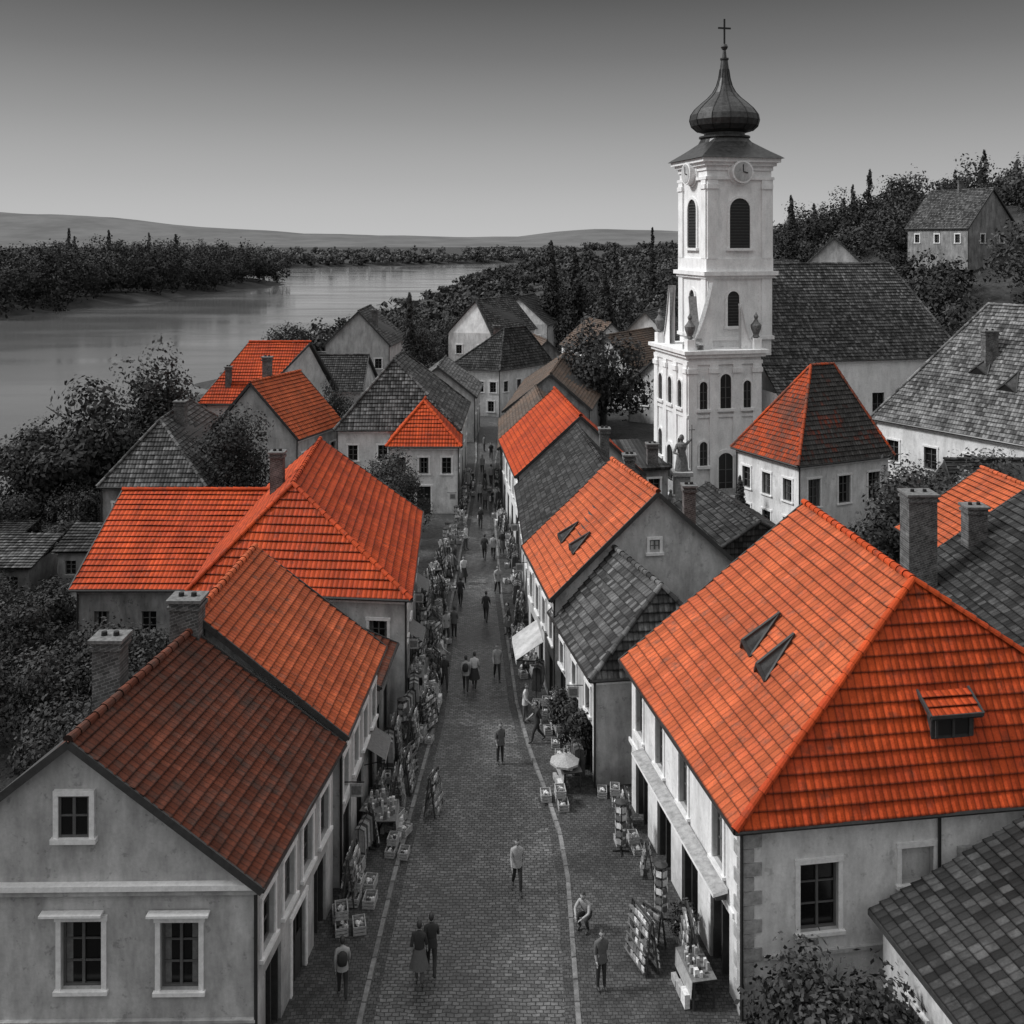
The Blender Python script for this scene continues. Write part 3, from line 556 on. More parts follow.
idx=np.arange(nx*ny).reshape(ny,nx); F=np.stack([idx[:-1,:-1],idx[:-1,1:],idx[1:,1:],idx[1:,:-1]],-1).reshape(-1,4)
def npmesh(name,co,F,mat,col=None,smooth=False):
    me=bpy.data.meshes.new(name); me.vertices.add(len(co)); me.vertices.foreach_set('co',co.astype(np.float32).ravel())
    k=F.shape[1]; me.loops.add(F.size); me.loops.foreach_set('vertex_index',F.astype(np.int32).ravel())
    me.polygons.add(len(F)); me.polygons.foreach_set('loop_start',np.arange(0,F.size,k,dtype=np.int32))
    if smooth: me.polygons.foreach_set('use_smooth',np.ones(len(F),bool))
    me.materials.append(M[mat])
    if col is not None:
        a=me.color_attributes.new('col','FLOAT_COLOR','POINT'); c4=np.ones((len(co),4),np.float32); c4[:,:3]=col[:,None]; a.data.foreach_set('color',c4.ravel())
    me.update(calc_edges=True); me.validate()
    o=bpy.data.objects.new(name,me); sc.collection.objects.link(o); return o
npmesh('ground',co,F,'ground',smooth=True)
wx=np.linspace(-3000,1500,10); wy=np.linspace(-60,3500,10); WX,WY=np.meshgrid(wx,wy); ci=np.arange(100).reshape(10,10)
npmesh('river_water',np.stack([WX,WY,0*WX-3.2],-1).reshape(-1,3),np.stack([ci[:-1,:-1],ci[:-1,1:],ci[1:,1:],ci[1:,:-1]],-1).reshape(-1,4),'water')
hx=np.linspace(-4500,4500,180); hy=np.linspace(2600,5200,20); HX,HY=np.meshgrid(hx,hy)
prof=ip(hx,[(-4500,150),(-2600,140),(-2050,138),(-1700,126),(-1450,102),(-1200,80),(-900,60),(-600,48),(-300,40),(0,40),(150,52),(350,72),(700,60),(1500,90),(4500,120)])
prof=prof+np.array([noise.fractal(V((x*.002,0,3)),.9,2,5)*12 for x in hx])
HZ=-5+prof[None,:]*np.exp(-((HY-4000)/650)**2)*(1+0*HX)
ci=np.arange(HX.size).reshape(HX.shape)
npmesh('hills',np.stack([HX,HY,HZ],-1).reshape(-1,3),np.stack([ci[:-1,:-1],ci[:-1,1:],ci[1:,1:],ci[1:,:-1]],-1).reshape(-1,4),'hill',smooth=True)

KL=[(-30,-4.6),(20,-4.3),(28.2,-4.2),(34.4,-4.0),(45.8,-3.4),(60,-3.6),(78.6,-3.5),(100,-3.5),(125,-4.5)]
KR=[(-30,2.0),(28.2,1.8),(34.4,1.85),(37,1.7),(39.3,1.35),(43,.7),(47.3,.15),(61,-.7),(84.6,-1.7),(100,-1.7),(125,-1.0)]
Ys=np.concatenate([np.linspace(-30,26,20),np.linspace(27,60,50),np.linspace(61,125,40)])
def strip(name,fa,fb,z,mat,kerb=False):
    mb=MB()
    for y0,y1 in zip(Ys[:-1],Ys[1:]):
        a0,a1,b0,b1=fa(y0),fa(y1),fb(y0),fb(y1)
        mb.face([(a0,y0,z),(b0,y0,z),(b1,y1,z),(a1,y1,z)],mat)
        if kerb:
            mb.face([(a0,y0,-.1),(a0,y0,z),(a1,y1,z),(a1,y1,-.1)],mat); mb.face([(b0,y0,z),(b0,y0,-.1),(b1,y1,-.1),(b1,y1,z)],mat)
    return mb.done(name)
fl=lambda y:float(ip(y,KL)); fR=lambda y:float(ip(y,KR))
strip('road',lambda y:-9,lambda y:8.5,0.0,'cobble')
strip('pavement',lambda y:-8.8,lambda y:fl(y)-.14,.11,'pave'); strip('pavement',lambda y:fR(y)+.14,lambda y:8.3,.11,'pave')
strip('kerb',lambda y:fl(y)-.14,lambda y:fl(y),.122,'kerb',True); strip('kerb',lambda y:fR(y),lambda y:fR(y)+.14,.122,'kerb',True)
strip('gutter_channel',lambda y:fl(y)+.02,lambda y:fl(y)+.3,.006,'pave'); strip('gutter_channel',lambda y:fR(y)-.3,lambda y:fR(y)-.02,.006,'pave')

# ---------------------------------------------------------------- VEGETATION
def leaves(c,r,rz,n,leaf,K=26,seed=0,cone=False,fill=1.0):
    g=np.random.default_rng(seed); c=np.array(c,float)
    if cone:
        t=((np.arange(K)+.5)/K)**.85; ang=g.random(K)*6.28; rad=r*(1-t*.92)
        bc=np.stack([np.cos(ang)*rad*.35,np.sin(ang)*rad*.35,(t*2-1)*rz*.95],-1); br=np.stack([rad*.62,rad*.62,rad*.35+rz*.07],-1)
    else:
        d=g.normal(size=(K,3)); d/=np.linalg.norm(d,axis=1)[:,None]; rr=g.random(K)**.5
        bc=d*rr[:,None]*np.array([r*.74,r*.74,rz*.78]); s=g.uniform(.24,.44,K)*fill; br=np.stack([s*r,s*r,s*rz*.9],-1)
    k=g.integers(0,K,n); d=g.normal(size=(n,3)); d/=np.linalg.norm(d,axis=1)[:,None]
    pos=bc[k]+d*(g.random(n)**.35)[:,None]*br[k]*g.uniform(.8,1.2,n)[:,None]
    nr=d*1.2+g.normal(size=(n,3))*.5; nr[:,2]+=.3; nr/=np.linalg.norm(nr,axis=1)[:,None]
    a=np.cross(nr,g.normal(size=(n,3))); a/=np.linalg.norm(a,axis=1)[:,None]; b=np.cross(nr,a)
    sz=(leaf*g.uniform(.5,1.3,n))[:,None]; a=a*sz;b=b*sz*.62
    q=np.stack([pos-a,pos-b*.9,pos+a,pos+b],1)+c
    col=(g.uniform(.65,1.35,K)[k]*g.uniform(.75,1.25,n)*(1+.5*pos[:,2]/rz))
    return q.reshape(-1,3),np.repeat(np.clip(col,.2,2.2),4)
def tree(name,x,y,h,w,z=None,seed=None,n=7000,leaf=None,cone=False,base=.03,fill=1.08):
    sd_=seed if seed is not None else random.randint(1,9999)
    if z is None: z=gz(x,y)
    leaf=leaf or max(.08,w*.02)
    rz=h*(1-base)/2; q,col=leaves((x,y,z+h*base+rz),w/2,rz,n,leaf,36 if not cone else 44,sd_,cone,fill)
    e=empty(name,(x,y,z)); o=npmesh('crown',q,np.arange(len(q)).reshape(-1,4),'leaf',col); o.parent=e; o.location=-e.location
    mb=MB(); r=max(.06,h*.022); mb.tube((x,y,z-.3),(x+.1,y,z+h*.45),r*1.3,r*.8,'bark'); mb.tube((x+.1,y,z+h*.45),(x,y+.1,z+h*.8),r*.8,r*.25,'bark')
    g=random.Random(sd_)
    if not cone:
        for i in range(7):
            a=g.random()*6.28; t=g.uniform(.3,.6); mb.tube((x+.05,y,z+h*t),(x+math.cos(a)*w*.32,y+math.sin(a)*w*.32,z+h*(t+.2)),r*.5,r*.12,'bark',6)
    mb.done('trunk',e)
for a in [(-33.5,80,11.8,12),(-37,78,9,9),(-31,90,13,10),(-38.5,84,10,9),(-20.6,75,10.6,6.8),(-34,150,11.5,8.5),(-9.2,67,7.4,5.5),(-7.6,71.5,6.6,4),(-9,75,7,5),(10.2,112,14.2,12),
          (-14,148,12,8),(-9.5,160,11,8),(-17,96,9,5),(24,61,8.8,8),(28.0,59.5,8,7),(31,66,9,7),(26.5,64,8.5,7),(-19,47,4.6,5),(-22,106,10,6),(33.5,70,8,5),(36,74,8,7)]:
    tree('deciduous_tree',*a)
for a in [(-12.8,125,15.5,5),(6.6,172,21,9),(11.3,180,19,8),(16.9,74.0,4.6,2),(48,172,17,6),(15,162,15,8),(-1,205,15,7)]:
    tree('conifer_tree',*a,cone=True,base=.02,n=6000,leaf=max(.1,a[3]*.035))
for a in [(-24,43.5,4.6,6),(-27.5,47,5,6),(-24.5,50,4.2,5),(-28,53,4.6,6),(-20.5,44.5,4.2,5),(-31,57,4,5),(-22,38,4.4,6),(-20,34,4,5),(-26,38,4,6),(-17,44,4,4),(-17,38,3.8,4.4),(-18.5,49.5,2.8,3.4),(-22,49.4,2.6,3.4),(-30,50,4,6),(-33,61,3,4),(-37,64,2.4,4),(-26,56,3,4),(8.2,26.0,3.5,4.2),(10.0,26.4,1.9,2.2),(-36,57,3,6),(-41,69,2,4),(-32,53,4,6),(-34,49,4,6),(-37,74,4,6),(-33,75.5,4,5),(-39,78,4,6),(-18,41,3.6,4),(-24,34,4,6),(-31,69.5,2.6,3.6)]:
    tree('bush',*a,base=.0,n=6500,leaf=.1,fill=1.3)
for a in [(2.75,41.6,3.0,2.3,3000,.08),(2.1,44.4,2.1,1.3,1800,.07),(5.3,31.2,1.3,1.0,1200,.06)]:
    tree('potted_tree',a[0],a[1],a[2],a[3],z=.1,base=.18,n=a[4],leaf=a[5])
    pm=MB(); pm.lathe((a[0],a[1],.115),[(.0,0),(.2,0),(.28,.38),(.31,.4),(.31,.46),(.25,.46),(.24,.42),(0,.42)],'stone',12); pm.done('flower_pot')
def forest(name,pts,hr,wr,n,leaf,mat,conif=.1,K=14,hf=None):
    Q=[];Cc=[]
    for i,(x,y) in enumerate(pts):
        z=gz(x,y); h=random.uniform(*hr)*(hf(x,y) if hf else 1); w=random.uniform(*wr); cone=random.random()<conif
        if cone: w*=.6;h*=1.1
        q,c=leaves((x,y,z+h*.47),w/2,h*.52,n,leaf,K,i*7+len(name),cone); c=c*random.uniform(.6,1.5); Q.append(q);Cc.append(c)
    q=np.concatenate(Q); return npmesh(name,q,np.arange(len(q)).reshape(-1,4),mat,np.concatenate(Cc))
pts=[]
HH=[(70,156,10),(36,150,8),(46,150,8),(20,140,8),(67,149,7)]
for y in np.arange(112,262,8):
    for x in np.arange(14,160,7.8):
        X=x+random.uniform(-3.4,3.4);Y=y+random.uniform(-3.4,3.4)
        if X>Y*.56+12: continue
        if Y<125 and X<50: continue
        if any((X-a)**2+(Y-b)**2<c*c for a,b,c in HH): continue
        if X<28 and Y<150: continue
        pts.append((X,Y))
for _ in range(40):
    X=random.uniform(45,75);Y=random.uniform(90,114)
    if X>44+(110-Y)*.3: pts.append((X,Y))
forest('hillside_trees',pts,(6,13),(8,13.5),850,.31,'leaf',.07,20,lambda x,y:1.4 if x<36 and 160<y<215 else 1)
pts=[]
for y in np.arange(268,760,17):
    for x in np.arange(float(ip(y,SR))+10,y*.58,15):
        pts.append((x+random.uniform(-5,5),y+random.uniform(-6,6)))
forest('hill_forest',pts,(8,13),(13,19),150,1.0,'leaf_far',.05,10,lambda x,y:.45 if x<.02*y else (.75 if x<.1*y else 1))
pts=[]
for y in np.arange(318,620,9):
    xb=float(ip(y,[(312,-162),(416,-150),(581,-129),(700,-120)]))
    for k in range(9):
        X=xb-7-k*9+random.uniform(-3,3); Y=y+random.uniform(-4,4)
        if Y<588 and X>-.56*Y-20: pts.append((X,Y))
forest('far_bank_trees',pts,(13,26),(14,22),800,.6,'leaf_far',.05,16)
pts=[]
for x in np.arange(-620,140,10):
    for k in range(3):
        X=x+random.uniform(-4,4);Y=1100+1.05*X+8+k*14+random.uniform(-4,4)
        pts.append((X,Y))
pts+= [(random.uniform(-60,260),random.uniform(1300,1900)) for _ in range(160)]
pts+= [(random.uniform(-900,-100),random.uniform(1000,1700)) for _ in range(240)]
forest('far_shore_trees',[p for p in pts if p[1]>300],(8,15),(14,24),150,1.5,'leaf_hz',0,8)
pts=[]
for y in np.arange(185,270,10):
    xb=float(ip(y,SR))
    for k in range(6):
        X=xb+10+k*9+random.uniform(-4,4)
        if X<14: pts.append((X,y+random.uniform(-4,4)))
forest('riverside_trees',pts,(4,8),(7,12),450,.45,'leaf',.05,14)
def hh(nm,x,y,w,l,hz,r,rm,wm,rot=0):
    z=gz(x,y); c,s=math.cos(rot),math.sin(rot); T=lambda a,b:(x+a*c-b*s,y+a*s+b*c)
    return house(nm,T(-w/2,-l/2),T(w/2,-l/2),T(w/2,l/2),T(-w/2,l/2),z+hz,T(0,-l/2),T(0,l/2),z+hz+r,rm,wm,g=z-2,wins={'near':[(.3,z+hz-2.2,.9,1.3,'win'),(.7,z+hz-2.2,.9,1.3,'win')],'left':row(3,z+hz-2.2,.9,1.3)})
e,q=hh('hillside_house',70,156,11,12,4.2,6,'grey','wold',.45); chimney(e,70,156,q['r0'].z-1,q['r0'].z+1.5)
hh('hillside_house',31.5,100.5,7,9,3.5,3,'grey','wgrey',-.5)
hh('hillside_house',38,146,9,10,9,4,'dark','cream',.6); hh('hillside_house',47,146,9,10,9,4.5,'grey','cream',-.3)
hh('hillside_house',16,135,8,14,5,4,'tan','cream',-.6); hh('hillside_house',21,146,8,12,6,4,'grey','white',-.4); hh('hillside_house',13,150,9,10,5,4,'tan','white',.3)
hh('hillside_house',20,122,8,10,4,3.5,'tan','cream',-.7); hh('hillside_house',4,146,8,10,4,3.6,'tan','wold',.2)

# ---------------------------------------------------------------- STREET GOODS
def inst(tmpl,name,x,y,rot,s=1,z=.11):
    o=bpy.data.objects.new(name,tmpl); sc.collection.objects.link(o); o.location=(x,y,z); o.rotation_euler=(0,0,rot); o.scale=(s,s,s); return o
def tm(mb,name):
    o=mb.done(name); me=o.data; bpy.data.objects.remove(o); return me
G=lambda:'g%d'%random.choice((0,1,1,2,2,3,3))
def rack(w,h,rows,cols):
    mb=MB()
    for x in (-w/2,w/2):
        mb.beam((x,-.22,0),(x,-.02,h),.04,.04,'wood'); mb.beam((x,.22,0),(x,.02,h),.04,.04,'wood')
    mb.beam((-w/2,0,h),(w/2,0,h),.05,.05,'wood')
    for i in range(rows):
        z=.15+(h-.35)*i/(rows-1); yy=-.22+.2*z/h
        for sg in (1,-1): mb.beam((-w/2,sg*(yy-.05),z),(w/2,sg*(yy-.05),z),.12,.025,'brick')
        for k in range(cols):
            x=-w/2+w*(k+.5)/cols; ww=w/cols*.42
            for sg in (1,-1):
                if random.random()<.15: continue
                hh_=(h-.45)/(rows)*random.uniform(.55,.85)
                mb.obox((x,sg*(yy-.06),z+.013),(1,0,0),(0,1,0),-ww,ww,-.015,.015,0,hh_,G())
    return tm(mb,'postcard_rack')
def stall():
    mb=MB(); w,d=1.4,.7
    for x in (-w/2+.05,w/2-.05):
        for y in (-d/2+.05,d/2-.05): mb.beam((x,y,0),(x,y,.8),.05,.05,'wood')
    mb.box(-w/2,w/2,-d/2,d/2,.8,.84,'wood'); mb.box(-w/2-.02,w/2+.02,-d/2-.02,d/2+.02,.845,.86,'g1')
    mb.face([(-w/2-.02,-d/2-.02,.86),(w/2+.02,-d/2-.02,.86),(w/2,-d/2-.05,.35),(-w/2,-d/2-.05,.35)],'g2')
    for _ in range(30):
        x=random.uniform(-.65,.55);y=random.uniform(-.32,.22);s=random.uniform(.04,.12); mb.obox((x,y,0),V((1,random.uniform(-.5,.5),0)).normalized(),(0,1,0),0,s,0,s,.865,.865+random.uniform(.04,.3),G())
    for k in range(3): mb.box(-.6+k*.42,-.6+k*.42+.36,-.55,-.4,.02,.22+.1*k,G())
    return tm(mb,'market_table')
def spinner():
    mb=MB(); mb.tube((0,0,0),(0,0,1.75),.025,.025,'iron',6)
    for a in range(4): mb.beam((0,0,.04),(math.cos(a*1.57)*.3,math.sin(a*1.57)*.3,.02),.04,.03,'iron')
    for i in range(5):
        z=.35+i*.28
        for a in range(6):
            t=a*math.pi/3; c,s=math.cos(t),math.sin(t); p=V((c*.2,s*.2,z)); d=V((-s,c,0))*.09
            mb.face([p-d,p+d,p+d+V((0,0,.2)),p-d+V((0,0,.2))],G())
    mb.lathe((0,0,1.75),[(.22,0),(.22,.04),(0,.12)],'wood',10)
    return tm(mb,'postcard_spinner')
def rail():
    mb=MB()
    for x in (-.7,.7): mb.tube((x,0,0),(x,0,1.6),.02,.02,'iron',6); mb.tube((x,-.25,.02),(x,.25,.02),.02,.02,'iron',6)
    mb.tube((-.7,0,1.6),(.7,0,1.6),.02,.02,'iron',6)
    for k in range(14):
        x=-.64+k*.095; l=random.uniform(.7,1.1); g_=G(); mb.face([(x,-.2,1.5),(x+.03,.2,1.5),(x+.05,.24,1.5-l),(x-.02,-.25,1.5-l)],g_); mb.face([(x,-.2,1.5),(x+.015,0,1.58),(x+.03,.2,1.5)],g_)
    return tm(mb,'clothes_rail')
def crates():
    mb=MB()
    for (x,y,z) in ((-.35,0,0),(.3,.05,0),(-.05,-.02,.33),(-.4,-.55,0)):
        for k in range(3): mb.box(x-.28,x+.28,y-.2,y-.17,z+.02+k*.1,z+.09+k*.1,'g2'); mb.box(x-.28,x+.28,y+.17,y+.2,z+.02+k*.1,z+.09+k*.1,'g2'); mb.box(x-.3,x-.28,y-.2,y+.2,z+.02+k*.1,z+.09+k*.1,'g2'); mb.box(x+.28,x+.3,y-.2,y+.2,z+.02+k*.1,z+.09+k*.1,'g2')
        for k in range(9): a,b=x+random.uniform(-.22,.15),y+random.uniform(-.14,.08); mb.lathe((a,b,z+.22),[(0,-.07),(.08,0),(.05,.06),(0,.08)],G(),6)
    return tm(mb,'goods_crates')
T=[('postcard_rack',rack(.9,1.5,5,5)),('postcard_rack',rack(.7,1.2,4,3)),('market_table',stall()),('goods_crates',crates()),('postcard_spinner',spinner()),('clothes_rail',rail()),('goods_crates',crates()),('postcard_rack',rack(1.2,1.6,6,7))]
def wallL(y): return float(ip(y,[(26,-6.1),(33.3,-5.85),(41,-5.5),(46,-5.0),(60,-5.7),(79,-4.5),(98,-4.4)]))
def wallR(y): return float(ip(y,[(28,6.3),(39,4.5),(40,3.4),(47,2.0),(54,1.0),(69,.5),(83,-.8),(98,-.9)]))
y=32
while y<92:
    n_,t=random.choice(T); o_=random.uniform(.4,.6); inst(t,n_,wallL(y)+o_,y,math.pi/2+random.uniform(-.25,.25),random.uniform(.85,1.05))
    if random.random()<.75 and 36<y<66: n_,t=random.choice(T); inst(t,n_,wallL(y)+o_+.85,y+random.uniform(-.4,.4),math.pi/2+random.uniform(-.5,.5),random.uniform(.75,.95))
    y+=random.uniform(.95,1.5)
y=34.5
while y<92:
    n_,t=random.choice(T); o_=random.uniform(.4,.6); inst(t,n_,wallR(y)-o_,y,-math.pi/2+random.uniform(-.25,.25),random.uniform(.8,1))
    y+=random.uniform(1.0,1.9)
for x,y,k,r in [(3.95,30.3,7,-1.2),(4.35,31.0,1,-.8),(5.35,29.1,2,-1.4),(5.35,30.1,7,-1.6),(4.8,32.2,4,0),(-3.0,38.3,0,1.3),(-4.4,38.4,7,1.6),(-4.6,36.9,2,1.6),(-5.2,33.4,3,1.5),(2.3,40.2,2,-1.4),(1.9,38.8,6,-1.5),(-3.9,45,0,1.5),(3.9,35.8,4,0),(-4.2,39.8,0,1.5),(-4.3,43.2,7,1.5),(-3.9,46.8,2,1.5)]:
    inst(T[k][1],T[k][0],x,y,r)
um=MB(); um.tube((0,0,0),(0,0,2.3),.03,.03,'wood',6)
for k in range(8):
    a,b=k*math.pi/4,(k+1)*math.pi/4; um.face([(0,0,2.5),(math.cos(a)*1.1,math.sin(a)*1.1,2.05),(math.cos(b)*1.1,math.sin(b)*1.1,2.05)],'g2'); um.face([(math.cos(a)*1.1,math.sin(a)*1.1,2.05),(math.cos(a)*1.1,math.sin(a)*1.1,1.9),(math.cos(b)*1.1,math.sin(b)*1.1,1.9),(math.cos(b)*1.1,math.sin(b)*1.1,2.05)],'g2')
ut=tm(um,'parasol'); inst(ut,'parasol',2.1,39.9,.2,.55); 
aw=MB()
aw.face([(1.45,46.3,3.4),(1.2,49,3.4),(.0,48.9,2.6),(.2,46.2,2.6)],'wgrey'); aw.face([(1.45,46.3,3.37),(.2,46.2,2.57),(.0,48.9,2.57),(1.2,49,3.37)],'g2'); aw.face([(.2,46.2,2.6),(0,48.9,2.6),(0,48.9,2.35),(.2,46.2,2.35)],'g3')
aw.beam((1.5,46.3,2.5),(.2,46.2,2.58),.03,.03,'iron'); aw.beam((1.3,48.9,2.5),(.0,48.9,2.58),.03,.03,'iron')
aw.done('shop_awning')
for y in (38.8,50,57):
    x=wallL(y); a2=MB(); z=2.8; a2.face([(x+.0,y-.9,z),(x+.8,y-.9,z-.5),(x+.8,y+.9,z-.5),(x,y+.9,z)],'g1'); a2.face([(x+.8,y-.9,z-.5),(x+.8,y-.9,z-.68),(x+.8,y+.9,z-.68),(x+.8,y+.9,z-.5)],'g2')
    a2.beam((x,y-.9,z-.7),(x+.8,y-.9,z-.52),.03,.03,'iron'); a2.beam((x,y+.9,z-.7),(x+.8,y+.9,z-.52),.03,.03,'iron'); a2.done('shop_awning')
for y,sd in ((34.5,-1),(47,-1),(53,-1),(42,1),(58,1),(66,1),(74,-1)):
    x=wallL(y) if sd<0 else wallR(y); k=1 if sd<0 else -1; a2=MB(); a2.beam((x,y,3.3),(x+k*.7,y,3.3),.03,.03,'iron'); a2.box(min(x+k*.2,x+k*.65),max(x+k*.2,x+k*.65),y-.025,y+.025,2.8,3.25,'g2'); a2.box(min(x+k*.26,x+k*.59),max(x+k*.26,x+k*.59),y-.035,y+.035,2.88,3.17,'g1'); a2.done('hanging_shop_sign')

# ---------------------------------------------------------------- PEOPLE
M['skin']=flat('skin',.3,.6,0,.05); M['hair']=flat('hair',.025,.6,0,.2); M['shoe']=flat('shoes',.03,.5,0,.1)
for k,v in (('cl_dark',.025),('cl_mid',.09),('cl_light',.3),('cl_white',.5)): M[k]=flat(k,v,.85,0,.12,12)
def person(stride=.28,arm=.2,crouch=False,skirt=False,top='cl_light',bot='cl_dark',bag=False):
    J={}
    if not crouch:
        J['pel']=(0,0,.93); s=stride
        J['hL']=(.09,0,.9);J['hR']=(-.09,0,.9)
        J['kL']=(.1,-s*.62,.49);J['kR']=(-.1,s*.22,.48)
        J['aL']=(.1,-s*.85,.1);J['aR']=(-.1,s*1.2,.14 if s>.1 else .1)
        J['tL']=(.11,-s*.85-.17,.035);J['tR']=(-.11,s*1.2-.15,.04)
        J['wa']=(0,-.01,1.1);J['ch']=(0,-.02,1.33);J['nk']=(0,-.02,1.5);J['hd']=(0,-.04,1.56)
        J['sL']=(.17,-.01,1.42);J['sR']=(-.17,-.01,1.42)
        J['eL']=(.205,.05+arm*.25,1.14);J['eR']=(-.205,-.02-arm*.3,1.15)
        J['wL']=(.2,-.02+arm*.5,.9);J['wR']=(-.2,-.08-arm*.9,.93+arm*.1)
    else:
        J['pel']=(0,.12,.42);J['hL']=(.1,.1,.42);J['hR']=(-.1,.1,.42);J['kL']=(.17,-.3,.5);J['kR']=(-.17,-.28,.48);J['aL']=(.15,-.12,.09);J['aR']=(-.15,-.1,.09);J['tL']=(.16,-.3,.035);J['tR']=(-.16,-.28,.035)
        J['wa']=(0,.05,.58);J['ch']=(0,-.06,.8);J['nk']=(0,-.13,.95);J['hd']=(0,-.17,1.0);J['sL']=(.18,-.09,.88);J['sR']=(-.18,-.09,.88);J['eL']=(.25,-.25,.68);J['eR']=(-.25,-.25,.68);J['wL']=(.13,-.46,.6);J['wR']=(-.1,-.46,.58)
    R=dict(pel=(.155,.12),hL=(.1,.105),hR=(.1,.105),kL=.07,kR=.07,aL=.048,aR=.048,tL=(.045,.03),tR=(.045,.03),wa=(.15,.11),ch=(.175,.125),nk=.06,hd=.054,sL=.072,sR=.072,eL=.05,eR=.05,wL=.03,wR=.03)
    E=[('pel','hL'),('hL','kL'),('kL','aL'),('aL','tL'),('pel','hR'),('hR','kR'),('kR','aR'),('aR','tR'),('pel','wa'),('wa','ch'),('ch','nk'),('nk','hd'),('ch','sL'),('sL','eL'),('eL','wL'),('ch','sR'),('sR','eR'),('eR','wR')]
    mt={('hL','kL'):bot,('kL','aL'):bot,('aL','tL'):'shoe',('hR','kR'):bot,('kR','aR'):bot,('aR','tR'):'shoe',('pel','hL'):bot,('pel','hR'):bot,('pel','wa'):top,('wa','ch'):top,('ch','nk'):top,('nk','hd'):'skin',('ch','sL'):top,('ch','sR'):top,('sL','eL'):top,('sR','eR'):top,('eL','wL'):'skin',('eR','wR'):'skin'}
    names=list(J); me=bpy.data.meshes.new('p'); me.from_pydata([J[k] for k in names],[(names.index(a),names.index(b)) for a,b in E],[])
    ob=bpy.data.objects.new('p',me); sc.collection.objects.link(ob)
    md=ob.modifiers.new('s','SKIN'); md.use_smooth_shade=True; sv=me.skin_vertices[0].data
    for i,k in enumerate(names):
        r=R[k]; sv[i].radius=(r,r) if not isinstance(r,tuple) else r
        sv[i].use_root=(k=='pel')
    sb=ob.modifiers.new('b','SUBSURF'); sb.levels=1
    dg=bpy.context.evaluated_depsgraph_get(); dg.update(); me2=bpy.data.meshes.new_from_object(ob.evaluated_get(dg)); bpy.data.objects.remove(ob)
    mb=MB(); vs=[v.co.copy() for v in me2.vertices]
    def segd(p,a,b):
        a=V(a);b=V(b);ab=b-a;t=max(0,min(1,(p-a).dot(ab)/ab.length_squared)); return (p-a-ab*t).length
    for p in me2.polygons:
        c=V(p.center); best=min(E,key=lambda e_:segd(c,J[e_[0]],J[e_[1]])-(R[e_[0]] if not isinstance(R[e_[0]],tuple) else R[e_[0]][1])*.5)
        mb.face([vs[i] for i in p.vertices],mt[best])
    hc=V(J['hd'])+V((0,-.015,.115)); N=14
    def hp(i,j):
        th=math.pi*i/10; ph=2*math.pi*j/N; x=math.sin(th)*math.cos(ph);y=math.sin(th)*math.sin(ph);z=math.cos(th)
        r=V((x*.078,y*.098,z*.122))
        if z<0: r.x*=1-.28*(-z); r.y*=1-.12*(-z)
        return hc+r,(x,y,z)
    for i in range(10):
        for j in range(N):
            q=[hp(i,j),hp(i+1,j),hp(i+1,j+1),hp(i,j+1)]; ax=sum(t[1][1] for t in q)/4; az=sum(t[1][2] for t in q)/4
            hair=az>.45 or (ax>.1 and az>-.55) ; k=1.09 if hair else 1
            pts=[hc+(t[0]-hc)*k for t in q]
            if i==0: pts=[pts[0],pts[1],pts[2]]
            if i==9: pts=[pts[0],pts[1],pts[3]]
            mb.face(pts,'hair' if hair else 'skin')
    mb.face([hc+V((-.015,-.095,-.02)),hc+V((.015,-.095,-.02)),hc+V((0,-.118,-.025)),],'skin'); mb.face([hc+V((-.015,-.095,-.025)),hc+V((0,-.118,-.025)),hc+V((0,-.092,.02))],'skin'); mb.face([hc+V((.015,-.095,-.025)),hc+V((0,-.092,.02)),hc+V((0,-.118,-.025))],'skin')
    for s_ in (-1,1):
        mb.box(hc.x+s_*.03-.012,hc.x+s_*.03+.012,hc.y-.096,hc.y-.086,hc.z+.0,hc.z+.012,'hair'); mb.box(hc.x+s_*.078-.008,hc.x+s_*.078+.008,hc.y-.015,hc.y+.02,hc.z-.03,hc.z+.03,'skin')
    mb.box(hc.x-.022,hc.x+.022,hc.y-.092,hc.y-.082,hc.z-.058,hc.z-.05,'g1')
    for w_,e_,sg in (('wL','eL',1),('wR','eR',-1)):
        w=V(J[w_]); d=(w-V(J[e_])).normalized(); sdx=V((0,-1,0)); sdx=(sdx-d*sdx.dot(d)).normalized(); nn=d.cross(sdx)
        mb.beam(w,w+d*.09,.075,.03,'skin',nn)
        for k,(o_,l) in enumerate(((-.03,.065),(-.01,.08),(.01,.085),(.03,.075))):
            p=w+d*.088+sdx*o_; m2=p+d*l*.55+nn*.004*sg; mb.tube(p,m2,.0095,.009,'skin',5); mb.tube(m2,m2+d*l*.4-nn*.018*sg,.009,.007,'skin',5)
        p=w+d*.03+sdx*.036; mb.tube(p,p+d*.03+sdx*.03,.011,.01,'skin',5); mb.tube(p+d*.03+sdx*.03,p+d*.062+sdx*.034,.01,.008,'skin',5)
    if skirt: mb.lathe((0,0,0),[(.15,1.05),(.19,.9),(.25,.65),(.29,.5)],bot,14,1,.85+stride)
    elif not crouch: mb.lathe((0,0,0),[(.15,1.12),(.175,1.0),(.185,.84)],top,12,1,.8)
    if bag:
        mb.lathe((0,.19,1.08),[(.0,0),(.13,.02),(.16,.15),(.15,.32),(.08,.4),(0,.42)],'cl_dark',10,1,.65); mb.beam((.1,.1,1.4),(.12,-.14,1.2),.03,.015,'cl_dark'); mb.beam((-.1,.1,1.4),(-.12,-.14,1.2),.03,.015,'cl_dark')
    o=mb.done('person'); me=o.data; bpy.data.objects.remove(o)
    import bmesh
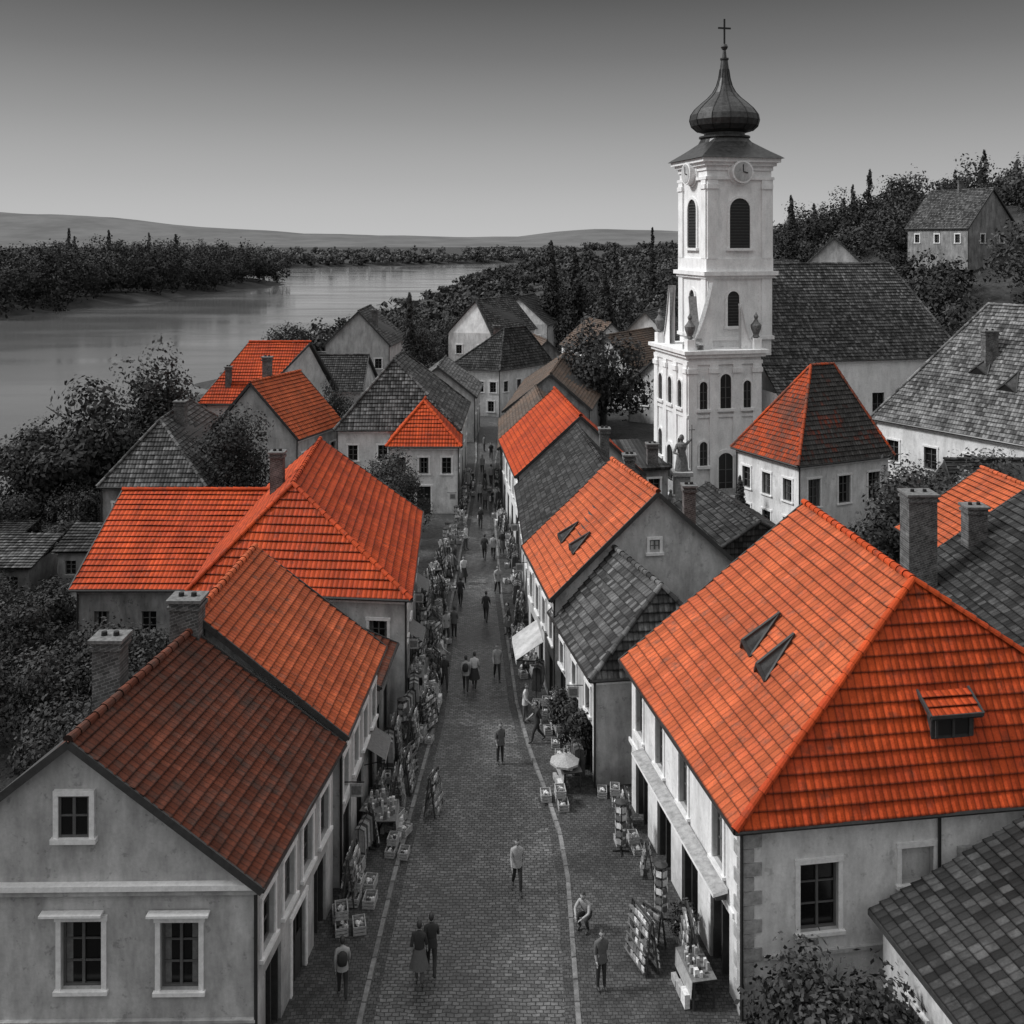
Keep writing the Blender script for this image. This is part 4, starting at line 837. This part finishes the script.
    bm=bmesh.new(); bm.from_mesh(me); bmesh.ops.remove_doubles(bm,verts=bm.verts,dist=.0005); bm.to_mesh(me); bm.free()
    me.polygons.foreach_set('use_smooth',[True]*len(me.polygons)); return me
PT=[person(.28,.25,top='cl_light',bot='cl_dark'),person(.02,.02,top='cl_mid',bot='cl_dark'),person(.2,.15,top='cl_light',bot='cl_dark',bag=True),person(.1,.1,skirt=True,top='cl_dark',bot='cl_mid'),
    person(.3,.3,top='cl_dark',bot='cl_dark'),person(.05,.35,top='cl_white',bot='cl_mid'),person(crouch=True,top='cl_light',bot='cl_dark'),person(.25,.2,skirt=True,top='cl_white',bot='cl_dark')]
pp=[(.17,33.8,0,.1),(-.5,42,1,.4),(-4.9,28.9,2,3.3),(-2.75,29.6,3,3.0),(-2.42,30,4,3.2),(2.35,31.8,6,-.6),(2.6,29.2,1,.4),(-3.3,48.9,4,.2),(-2.25,48.7,2,3.1),(-1.85,49.1,7,3.0),(-.75,50,0,.1),(.6,45.4,5,1.2),
    (-1.5,57.6,4,3),(-3.6,54.6,2,.3),(-3.2,55.3,1,2.8),(-1.9,68.7,4,3),(-1.3,69,0,3.1),(-.7,69.5,3,0),(-2.7,83.6,0,.1),(-2.2,81.5,1,3),(-3.3,71,5,1),(-2.4,76,4,0),(-1.9,90,0,3),(-2.8,94,2,0),(-3.1,64,7,.2),(-2.4,88,3,1),(.1,52.5,1,-1.3),(-.2,55.5,3,-1.5),(-3.6,51,5,1.5),(-3.9,58,1,1.4),(-3.1,60,4,3),(1.1,43.6,4,-1.4),(-.9,62,2,.3),(-3.8,66,3,1.2),(-2.1,100,4,0),(-2.9,104,1,2)]
for x,y,k,r in pp:
    onp = x<fl(y)-.1 or x>fR(y)+.1
    inst(PT[k],'person',x,y,r,random.uniform(.96,1.03),z=.113 if onp else .003)

# ---------------------------------------------------------------- LIGHT, SKY, CAMERA
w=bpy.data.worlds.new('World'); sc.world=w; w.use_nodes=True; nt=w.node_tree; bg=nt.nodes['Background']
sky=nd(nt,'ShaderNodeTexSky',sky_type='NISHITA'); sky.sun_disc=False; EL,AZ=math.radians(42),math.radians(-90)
sky.sun_elevation=EL; sky.sun_rotation=AZ; sky.air_density=1.5; sky.dust_density=4
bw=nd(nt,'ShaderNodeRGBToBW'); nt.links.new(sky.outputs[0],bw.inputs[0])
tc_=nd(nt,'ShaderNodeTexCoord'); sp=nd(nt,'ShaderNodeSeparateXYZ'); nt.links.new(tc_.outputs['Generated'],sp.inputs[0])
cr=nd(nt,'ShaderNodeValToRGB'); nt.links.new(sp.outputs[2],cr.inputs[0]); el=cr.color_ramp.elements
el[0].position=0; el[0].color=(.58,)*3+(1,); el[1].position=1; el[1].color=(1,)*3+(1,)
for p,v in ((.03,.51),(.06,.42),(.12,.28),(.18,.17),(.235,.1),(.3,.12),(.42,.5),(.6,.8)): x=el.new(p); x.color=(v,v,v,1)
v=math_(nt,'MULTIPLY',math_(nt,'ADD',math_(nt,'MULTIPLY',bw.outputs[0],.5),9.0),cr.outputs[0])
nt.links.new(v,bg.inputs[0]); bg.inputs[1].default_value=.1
sd=bpy.data.lights.new('sun','SUN'); sd.energy=2.9; sd.angle=math.radians(10); so=bpy.data.objects.new('sun',sd); sc.collection.objects.link(so)
dirv=V((math.sin(AZ)*math.cos(EL),math.cos(AZ)*math.cos(EL),math.sin(EL))); so.rotation_euler=dirv.to_track_quat('Z','Y').to_euler(); so.location=(-50,20,80)
cd=bpy.data.cameras.new('camera'); cam=bpy.data.objects.new('camera',cd); sc.collection.objects.link(cam); sc.camera=cam
cam.location=(0,0,22); cam.rotation_euler=(math.radians(90),0,0); cd.lens=36*1000/1024; cd.shift_y=-272/1024; cd.clip_start=.5; cd.clip_end=12000
sc.view_settings.view_transform='Standard'; sc.view_settings.look='None'; sc.view_settings.exposure=0
print('faces',sum(len(o.data.polygons) for o in sc.objects if o.type=='MESH'))
